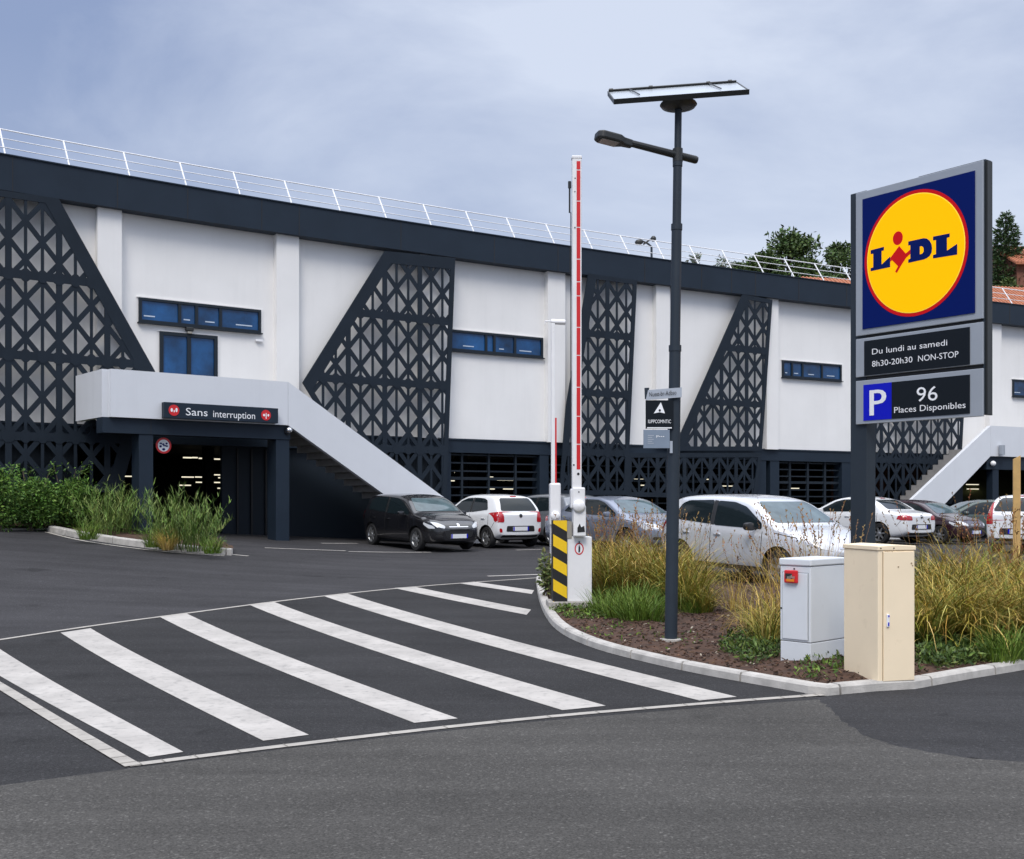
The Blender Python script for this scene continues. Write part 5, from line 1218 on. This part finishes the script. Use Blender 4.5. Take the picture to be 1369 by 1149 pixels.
for i, (x, y, s_) in enumerate([(806, 822, 1.), (828, 828, 1.1), (850, 834, 1.15), (872, 834, 1.), (926, 822, .8), (842, 820, 1.1), (862, 824, 1.1)]): tuft(GL[i % 2], x, y, s_, A6, A6 + 's')
tuft(GL[0], 1352, 880, 1.1, 'low bright green tuft near the kerb at the right edge', None); tuft(GL[1], 1338, 884, .9, 'smaller bright green tuft beside the right kerb', None)
# left bed
CB = gpt(140, 715, .1)
def reed_mesh(seed, n, h, wid, cols):
    r = random.Random(seed); mb = MB()
    for k in range(n):
        a = r.uniform(0, 2 * pi); q = wid * sqrt(r.random()); L = h * r.uniform(.6, 1.1); az = a + r.gauss(0, .6); b0 = len(mb.v); lean = abs(r.gauss(.32, .22)); c = vary(r.choice(cols), .35, r)
        blade(mb, (q * cos(a), q * sin(a), 0), az, L, lean, r.uniform(.2, 1.0), .02, mixc(c, (.05, .06, .02), .4), c, 6, r); pts = [(mb.v[b0 + 2 * i] + mb.v[b0 + 2 * i + 1]) / 2 for i in range(7)]
        for i in range(22):
            t = r.uniform(.15, 1) * 5.99; p = pts[int(t)].lerp(pts[int(t) + 1], t % 1); cc = vary(mixc(c, r.choice(cols), .5), .35, r)
            blade(mb, p, r.uniform(0, 6.28), r.uniform(.10, .26), r.uniform(.2, .9), r.uniform(.2, 1.), .016, cc, mixc(cc, (.25, .28, .12), .25), 3, r)
    o = mb.build('reed', 'grassblade'); me = o.data; bpy.data.objects.remove(o); return me
RC = [(.10, .19, .03), (.15, .23, .045), (.21, .26, .07), (.07, .14, .025)]
RM = reed_mesh(21, 46, 1.25, .36, RC); RM2 = reed_mesh(22, 58, 1.35, .42, RC)
for px, py, me, s_, lb in ((140, 716, RM, 1.0, 'feathery green shrub grass left of the garage column behind the kerb'), (165, 714, RM, .85, 'smaller feathery grass clump touching the left garage column'), (232, 733, RM2, .90, 'large feathery green grass clump in front of the garage entrance'), (262, 737, RM, .80, 'feathery green grass clump at the right end of the left kerb bed')):
    o = tuft(me, px, py, s_, lb, 'feathery grasses in the left bed', 'feathery_grass', K2)
tuft(grass_mesh('gold', 200, .62, .35, 1.0, [(.30, .22, .08)], GLD, seed=31, gold=.9, rad=.14, width=.009), 224, 735, .8, 'small golden dry tuft at the kerb in front of the feathery grass', None, kl=K2)
tuft(GL[0], 205, 732, 1.0, 'low green tuft on the left kerb beside the golden one', None, kl=K2); tuft(GL[1], 284, 742, 1.0, 'low green tuft at the kerb end before the garage', None, kl=K2); tuft(GL[1], 118, 722, 1.1, 'low green tuft on the kerb left of the feathery grass', None, kl=K2)
# leafy plants: clouds of single leaves
def leaves(mb, pts_fn, n, size, cols, r, elong=1.6, flat=.0):
    for k in range(n):
        p, nr = pts_fn(r); s_ = size * r.uniform(.55, 1.3); c = vary(r.choice(cols), .35, r)
        d = Vector((r.gauss(0, 1), r.gauss(0, 1), r.gauss(0, .8))) + nr * .8; d.normalize(); q = d.cross(Vector((r.gauss(0, 1), r.gauss(0, 1), r.gauss(0, 1)))).normalized()
        b = len(mb.v); mb.v += [p, p + d * s_ * .5 * elong + q * s_ * .32, p + d * s_ * elong, p + d * s_ * .5 * elong - q * s_ * .32]; mb.c += [c, mixc(c, (.2, .25, .08), .12), c, c]; mb.f.append((b, b + 1, b + 2, b + 3)); mb.mi.append(0)
def blob_fn(blobs, shell=.55):
    ws = [a[3] * a[4] * a[5] for a in blobs]
    def fn(r):
        x, y, z, rx, ry, rz = r.choices(blobs, ws)[0]
        d = Vector((r.gauss(0, 1), r.gauss(0, 1), r.gauss(0, 1))).normalized(); t = (shell + (1 - shell) * r.random()) * (1 + .12 * r.gauss(0, 1))
        return Vector((x + d.x * rx * t, y + d.y * ry * t, z + d.z * rz * t)), d
    return fn
def bush(name, label, cat, pos, blobs, n, size, cols, seed, group=None, shell=.5, stems=6):
    r = random.Random(seed); T = thing(name, label, cat, pos, group)
    mb = MB(); leaves(mb, blob_fn(blobs, shell), n, size, cols, r); mb.build('foliage', 'leaf', T, local=True)
    mb = MB()
    for k in range(stems):
        bx = r.choice(blobs); mb.tube([(r.uniform(-.1, .1), r.uniform(-.1, .1), -.05), (bx[0] * .5, bx[1] * .5, bx[2] * .6), (bx[0] + r.uniform(-.5, .5) * bx[3], bx[1], bx[2] + .3 * bx[5])], [.02, .015, .006], 5)
    mb.build('stem', 'bark', T, local=True); return T
HC = [(.055, .13, .018), (.09, .19, .03), (.04, .09, .015), (.15, .26, .045)]
for i, (px, py, hh, lb) in enumerate(((-18, 699, 1.40, 'dense green hedge shrub at the left edge of the picture'), (30, 701, 1.40, 'dense green hedge shrub before the lattice screen, second from the left edge'), (78, 704, 1.46, 'taller green hedge shrub next to the feathery grass on the left'))):
    p = gpt(px, 709.5, .05); p += Vector((-.1, .75, 0)); r = random.Random(40 + i)
    bl = [(r.uniform(-.45, .45), r.uniform(-.35, .35), hh * r.uniform(.25, .78), r.uniform(.22, .42), r.uniform(.24, .4), hh * r.uniform(.16, .28)) for _ in range(10)] + [(r.uniform(-.5, .5), r.uniform(-.2, .2), hh * r.uniform(.95, 1.02), r.uniform(.04, .09), r.uniform(.04, .09), hh * r.uniform(.08, .16)) for _ in range(9)] + [(0, 0, hh * .4, .55, .45, hh * .4)]
    bush('hedge_shrub', lb, 'shrub', (p.x, p.y, g(p.x, p.y)), bl, 7500, .052, HC, 50 + i, 'hedge shrubs on the left', .45)
p = gpt(733, 800, .1); bush('weed_shrub', 'dark green upright weed left of the hazard striped barrier panel', 'shrub', (p.x, p.y + .5, soilz(p.x, p.y + .5)), [(0, 0, .25, .10, .10, .26), (-.05, 0, .48, .07, .07, .2), (.08, .1, .4, .08, .08, .2)], 420, .055, [(.08, .12, .035), (.12, .16, .05), (.18, .19, .07)], 60, shell=.2)
# ground cover and mulch
def cover(name, poly_px, n, size, cols, seed, h=.06, kl=K):
    P = gpx(poly_px); r = random.Random(seed); mb = MB(); xs = [p[0] for p in P]; ys = [p[1] for p in P]; m_ = 0
    def fn(r):
        while True:
            x, y = r.uniform(min(xs), max(xs)), r.uniform(min(ys), max(ys))
            if inpoly(x, y, P) and sin(x * 6.3 + 1.7 * sin(y * 5)) + sin(y * 7.1 + x * 2) > -.75: return Vector((x, y, soilz(x, y, kl) + r.random() ** 1.6 * h)), Vector((0, 0, .8))
    leaves(mb, fn, n, size, cols, r, 1.9); return tag(mb.build(name, 'leaf'), kind='stuff')
CC = [(.045, .085, .015), (.07, .12, .02), (.03, .06, .012), (.11, .16, .03)]
cover('ground_cover', [(1226, 912), (1226, 872), (1300, 862), (1372, 852), (1372, 890), (1300, 900)], 5200, .034, CC, 71, .13)
cover('ground_cover', [(985, 893), (960, 884), (975, 870), (1010, 866), (1040, 872), (1042, 893), (1010, 902)], 1500, .03, CC, 72, .10)
cover('ground_cover', [(1060, 915), (1085, 893), (1130, 897), (1125, 915), (1090, 922)], 260, .03, CC + LIME, 73, .07)
cover('ground_cover', [(735, 824), (740, 815), (800, 818), (850, 838), (800, 838), (760, 838)], 1400, .03, CC + LIME, 74, .06)
cover('ground_cover', [(780, 862), (770, 840), (900, 852), (960, 880), (900, 880)], 110, .03, CC + LIME, 75, .05)
cover('ground_cover', [(62, 706), (310, 741), (290, 732), (180, 716), (80, 703)], 1500, .04, CC, 76, .12, K2)
def mulch():
    r = random.Random(80); mb = MB(); P = bedpoly; n = 0
    while n < 9000:
        x, y = r.uniform(.2, 8), r.uniform(9.2, 16)
        if not inpoly(x, y, P) or edge_d(x, y, K) < .16: continue
        z = soilz(x, y) + r.uniform(.0, .012); a, b_ = r.uniform(0, 6.28), r.uniform(-.5, .5); l, w_ = r.uniform(.006, .026), r.uniform(.003, .009)
        d = Vector((cos(a) * cos(b_), sin(a) * cos(b_), sin(b_))); q = Vector((-sin(a), cos(a), r.uniform(-.4, .4))).normalized(); u = d.cross(q); p = Vector((x, y, z)); t = .004
        c = vary(r.choice([(.05, .026, .015), (.08, .042, .024), (.12, .066, .038), (.028, .016, .01)]), .3, r)
        if r.random() < .035: c = (.38, .33, .26)
        b = len(mb.v)
        for s1 in (-1, 1):
            for s2 in (-1, 1):
                for s3 in (-1, 1): mb.v.append(p + d * l * s1 + q * w_ * s2 + u * t * s3)
        mb.c += [c] * 8; mb.f += [tuple(b + i for i in f) for f in ((0, 1, 3, 2), (4, 6, 7, 5), (0, 4, 5, 1), (2, 3, 7, 6), (0, 2, 6, 4), (1, 5, 7, 3))]; mb.mi += [0] * 6; n += 1
    tag(mb.build('bark_mulch', 'chip'), kind='stuff')
mulch()
# ---------------------------------------------------------------- hillside, trees and houses behind
def hill_h(x, y): return 15.5 * S(56, 78, y) * S(4, 30, x) + 3 * S(80, 110, y) * S(10, 40, x) + .5 * sin(x * .3) * S(60, 75, y) - .6
def hill():
    xs = [4 + 2.5 * k for k in range(60)]; ys = [56 + 2.5 * k for k in range(44)]; n = len(xs)
    v = [(x, y, hill_h(x, y)) for y in ys for x in xs]; f = [(j * n + i, j * n + i + 1, (j + 1) * n + i + 1, (j + 1) * n + i) for j in range(len(ys) - 1) for i in range(n - 1)]
    me = bpy.data.meshes.new('hill'); me.from_pydata(v, [], f); me.materials.append(M['hillside']); me.polygons.foreach_set('use_smooth', [True] * len(f)); o = bpy.data.objects.new('hill', me); C.objects.link(o); tag(o, kind='structure')
hill()
TC = [(.045, .08, .024), (.065, .115, .03), (.09, .14, .038), (.032, .058, .018)]
def tree(label, px, ytop, Y, rad, hcrown, n, leaf, seed, name='leafy_tree', cols=TC, lumps=16, group='trees on the hill behind the roof', sparse=.35):
    r = random.Random(seed); x = (px - HX) / FP * Y; zt = EYE + (HY - ytop) / FP * Y; z0 = hill_h(x, Y); T = thing(name, label, 'tree', (x, Y, z0), group); H = zt - z0
    bl = []
    for k in range(lumps):
        a = r.uniform(0, 6.28); t = r.random(); q = rad * (.25 + .75 * sin(pi * min(1, .18 + t * .82)) ) * sqrt(r.uniform(.15, 1)) * .8; s_ = rad * r.uniform(.22, .42)
        bl.append((q * cos(a), q * sin(a), H - hcrown + hcrown * (.12 + .80 * t), s_, s_, s_ * r.uniform(.55, .8)))
    bl.append((0, 0, H - rad * .3, rad * .3, rad * .3, rad * .3))
    mb = MB(); leaves(mb, blob_fn(bl, sparse), n, leaf, cols, r, 1.5); mb.build('crown', 'leaf', T, local=True)
    mb = MB(); mb.tube([(0, 0, -.3), (r.uniform(-.2, .2), 0, H * .4), (0, 0, H - hcrown * .3)], [rad * .09, rad * .07, rad * .03], 8)
    for b_ in bl[:10]: mb.tube([(0, 0, H - hcrown * .9), (b_[0] * .5, b_[1] * .5, (b_[2] + H - hcrown * .9) / 2 + .1), (b_[0], b_[1], b_[2])], [rad * .045, rad * .03, rad * .012], 6)
    mb.build('trunk', 'bark', T, local=True); return T
tree('broad dark leafy tree rising above the roof left of the pylon sign', 1054, 306, 82, 3.2, 6.4, 7500, .22, 91, lumps=22)
tree('rounded dark tree directly left of the pylon sign edge', 1118, 328, 84, 2.5, 4.4, 5000, .22, 92, lumps=14)
tree('lower dark tree on the left flank of the broad tree above the roof', 1016, 342, 80, 2.2, 3.4, 4200, .22, 93, lumps=12)
tree('low dark tree between the broad tree and the rounded tree', 1086, 350, 80, 2.2, 3.4, 4200, .22, 94, lumps=12)
tree('low tree just showing over the railing, left end of the tree line', 984, 354, 78, 1.6, 2.6, 2400, .20, 95, lumps=9)
PT = [(.16, .19, .15), (.22, .25, .20), (.13, .16, .11)]
tree('thin pale see-through young tree behind the railing next to the lamp post', 932, 338, 76, 1.0, 2.8, 420, .17, 96, cols=PT, lumps=10, sparse=.1)
tree('thin pale see-through young tree behind the railing, second from the lamp post', 966, 340, 76, 1.25, 2.6, 520, .17, 97, cols=PT, lumps=10, sparse=.1)
def conifer(label, px, ytop, Y, rad, seed, cols, H=None, n=8500, name='conifer'):
    r = random.Random(seed); x = (px - HX) / FP * Y; zt = EYE + (HY - ytop) / FP * Y; z0 = hill_h(x, Y); T = thing(name, label, 'tree', (x, Y, z0), 'trees on the hill behind the roof'); H = zt - z0
    arms = []
    for k in range(120):
        t = (k + r.random()) / 120; z = H * (1 - .86 * t) - .1; L = rad * (.10 + .9 * t ** .75) * r.uniform(.7, 1.12); a = k * 2.4 + r.uniform(-.3, .3); arms.append((a, z, L))
    mb = MB()
    for k in range(n):
        a, z, L = r.choices(arms, [q[2] for q in arms])[0]; s_ = sqrt(r.random()); a2 = a + r.gauss(0, .16); d = Vector((cos(a2), sin(a2), 0))
        p = d * L * s_ + Vector((r.gauss(0, .06), r.gauss(0, .06), z - .22 * L * s_ + .18 * L * s_ * s_ + r.gauss(0, .07))); dd = (d * .8 + Vector((r.gauss(0, .45), r.gauss(0, .45), r.gauss(.15, .4)))).normalized(); q = dd.cross(Vector((r.gauss(0, 1), r.gauss(0, 1), 1))).normalized(); l = r.uniform(.16, .32)
        c = vary(r.choice(cols), .35, r); b = len(mb.v); mb.v += [p, p + dd * l * .5 + q * .045, p + dd * l, p + dd * l * .5 - q * .045]; mb.c += [c] * 4; mb.f.append((b, b + 1, b + 2, b + 3)); mb.mi.append(0)
    mb.build('crown', 'leaf', T, local=True)
    mb = MB(); mb.tube([(0, 0, -.3), (0, 0, H * .6), (0, 0, H - .2)], [.22, .13, .02], 8); mb.build('trunk', 'bark', T, local=True)
conifer('tall dark conifer between the pylon sign and the red roofed house', 1345, 283, 78, 1.95, 101, [(.035, .075, .03), (.055, .10, .036), (.075, .13, .042), (.026, .055, .022)], n=11000)
p_ = (1352, 366, 76); tree('low green bush growing at the foot of the conifer', 1350, 372, 76, 1.1, 2.0, 2200, .17, 102, name='hill_bush', cols=[(.05, .085, .02), (.07, .11, .03)], lumps=8)
def house(label, pxa, pxb, Ya, Yb, y_ridge, y_eave, wall, depth, z0=None, group=None):
    a, b = at(pxa, HY, Ya), at(pxb, HY, Yb); a.z = b.z = 0; fr = Frame(a, b - a); L = (b - a).length; zr = EYE + (HY - y_ridge) / FP * (Ya + depth / 2); ze = EYE + (HY - y_eave) / FP * Ya
    zb = min(hill_h(a.x, a.y), hill_h(b.x, b.y)) - 1
    T = thing('tiled_house', label, 'house', (a.x, a.y, zb), group)
    side = Frame(fr.o, -fr.n, (0, 0, 1))   # u runs away from the viewer
    sgn = 1 if side.n.dot(fr.u) > 0 else -1
    mb = MB(); mb.prism(side, [(.3, zb), (depth - .3, zb), (depth - .3, ze), (depth / 2, zr - .12), (.3, ze)], sgn * .3, sgn * (L - .3)); mb.build('wall', wall, T)
    mb = MB()
    for s1 in (0, 1):
        P = [(-.15, ze - .10), (depth / 2, zr), (depth / 2, zr + .14), (-.15, ze + .04)] if s1 == 0 else [(depth + .15, ze - .10), (depth / 2 + .002, zr), (depth / 2 + .002, zr + .14), (depth + .15, ze + .04)]
        mb.prism(side, P, 0, sgn * L)
    nrow = int(L / .24)
    nx = Vector((depth / 2 + .15, zr - ze + .10)); sl = nx.length
    ru = (-fr.n * (depth / 2 + .15) + Vector((0, 0, zr - ze + .10))).normalized()
    for k in range(nrow):
        o_ = fr.o + fr.u * (.12 + k * .24) + (-fr.n) * (-.15) + Vector((0, 0, ze + .04)); mb.tube([o_, o_ + ru * sl], .055, 5, cap=False)
    rf = mb.build('roof', 'tiles', T); return T, fr, zb, ze, L
house('long low terracotta tiled house behind the supermarket roof railing', 1108, 1520, 62, 66.5, 374, 408, 'house_wall', 6.5, group=None)
T_, fr_, zb_, ze_, L_ = house('red brown house with tiled roof at the right edge behind the conifer', 1357, 1480, 76, 76.5, 332, 352, 'house_wall', 7)
mb = MB()
for k in (1.6, 4.2): mb.box(fr_, k, k + .9, ze_ - 1.6, ze_ - .5, -.32, -.27)
mb.build('window', 'glass_sky_blue', T_)
# street lamp with two heads standing on the far side of the roof
Yl = 50; b_ = at(872, 345, Yl); T = thing('roof_lamp', 'small twin headed solar lamp showing above the roof railing', 'street lamp', (b_.x, b_.y, ZT - .4))
mb = MB(); mb.tube([(b_.x, b_.y, ZT - .4), at(871, 330, Yl), at(866, 326, Yl)], .05, 8); mb.build('pole', 'pole_grey', T)
for q in ([(866, 326), (860, 323), (849, 325)], [(860, 327), (870, 320), (877, 319)]):
    P = [at(*p, Yl) for p in q]; mb = MB(); mb.tube([P[0], P[1]], .04, 6); d = (P[2] - P[1]); mb.tube([P[1], P[1] + d * .3, P[1] + d * .8, P[2]], [.05, .13, .12, .05], 10); mb.build('lamp_head', 'lamp_dark', T, smooth=60)
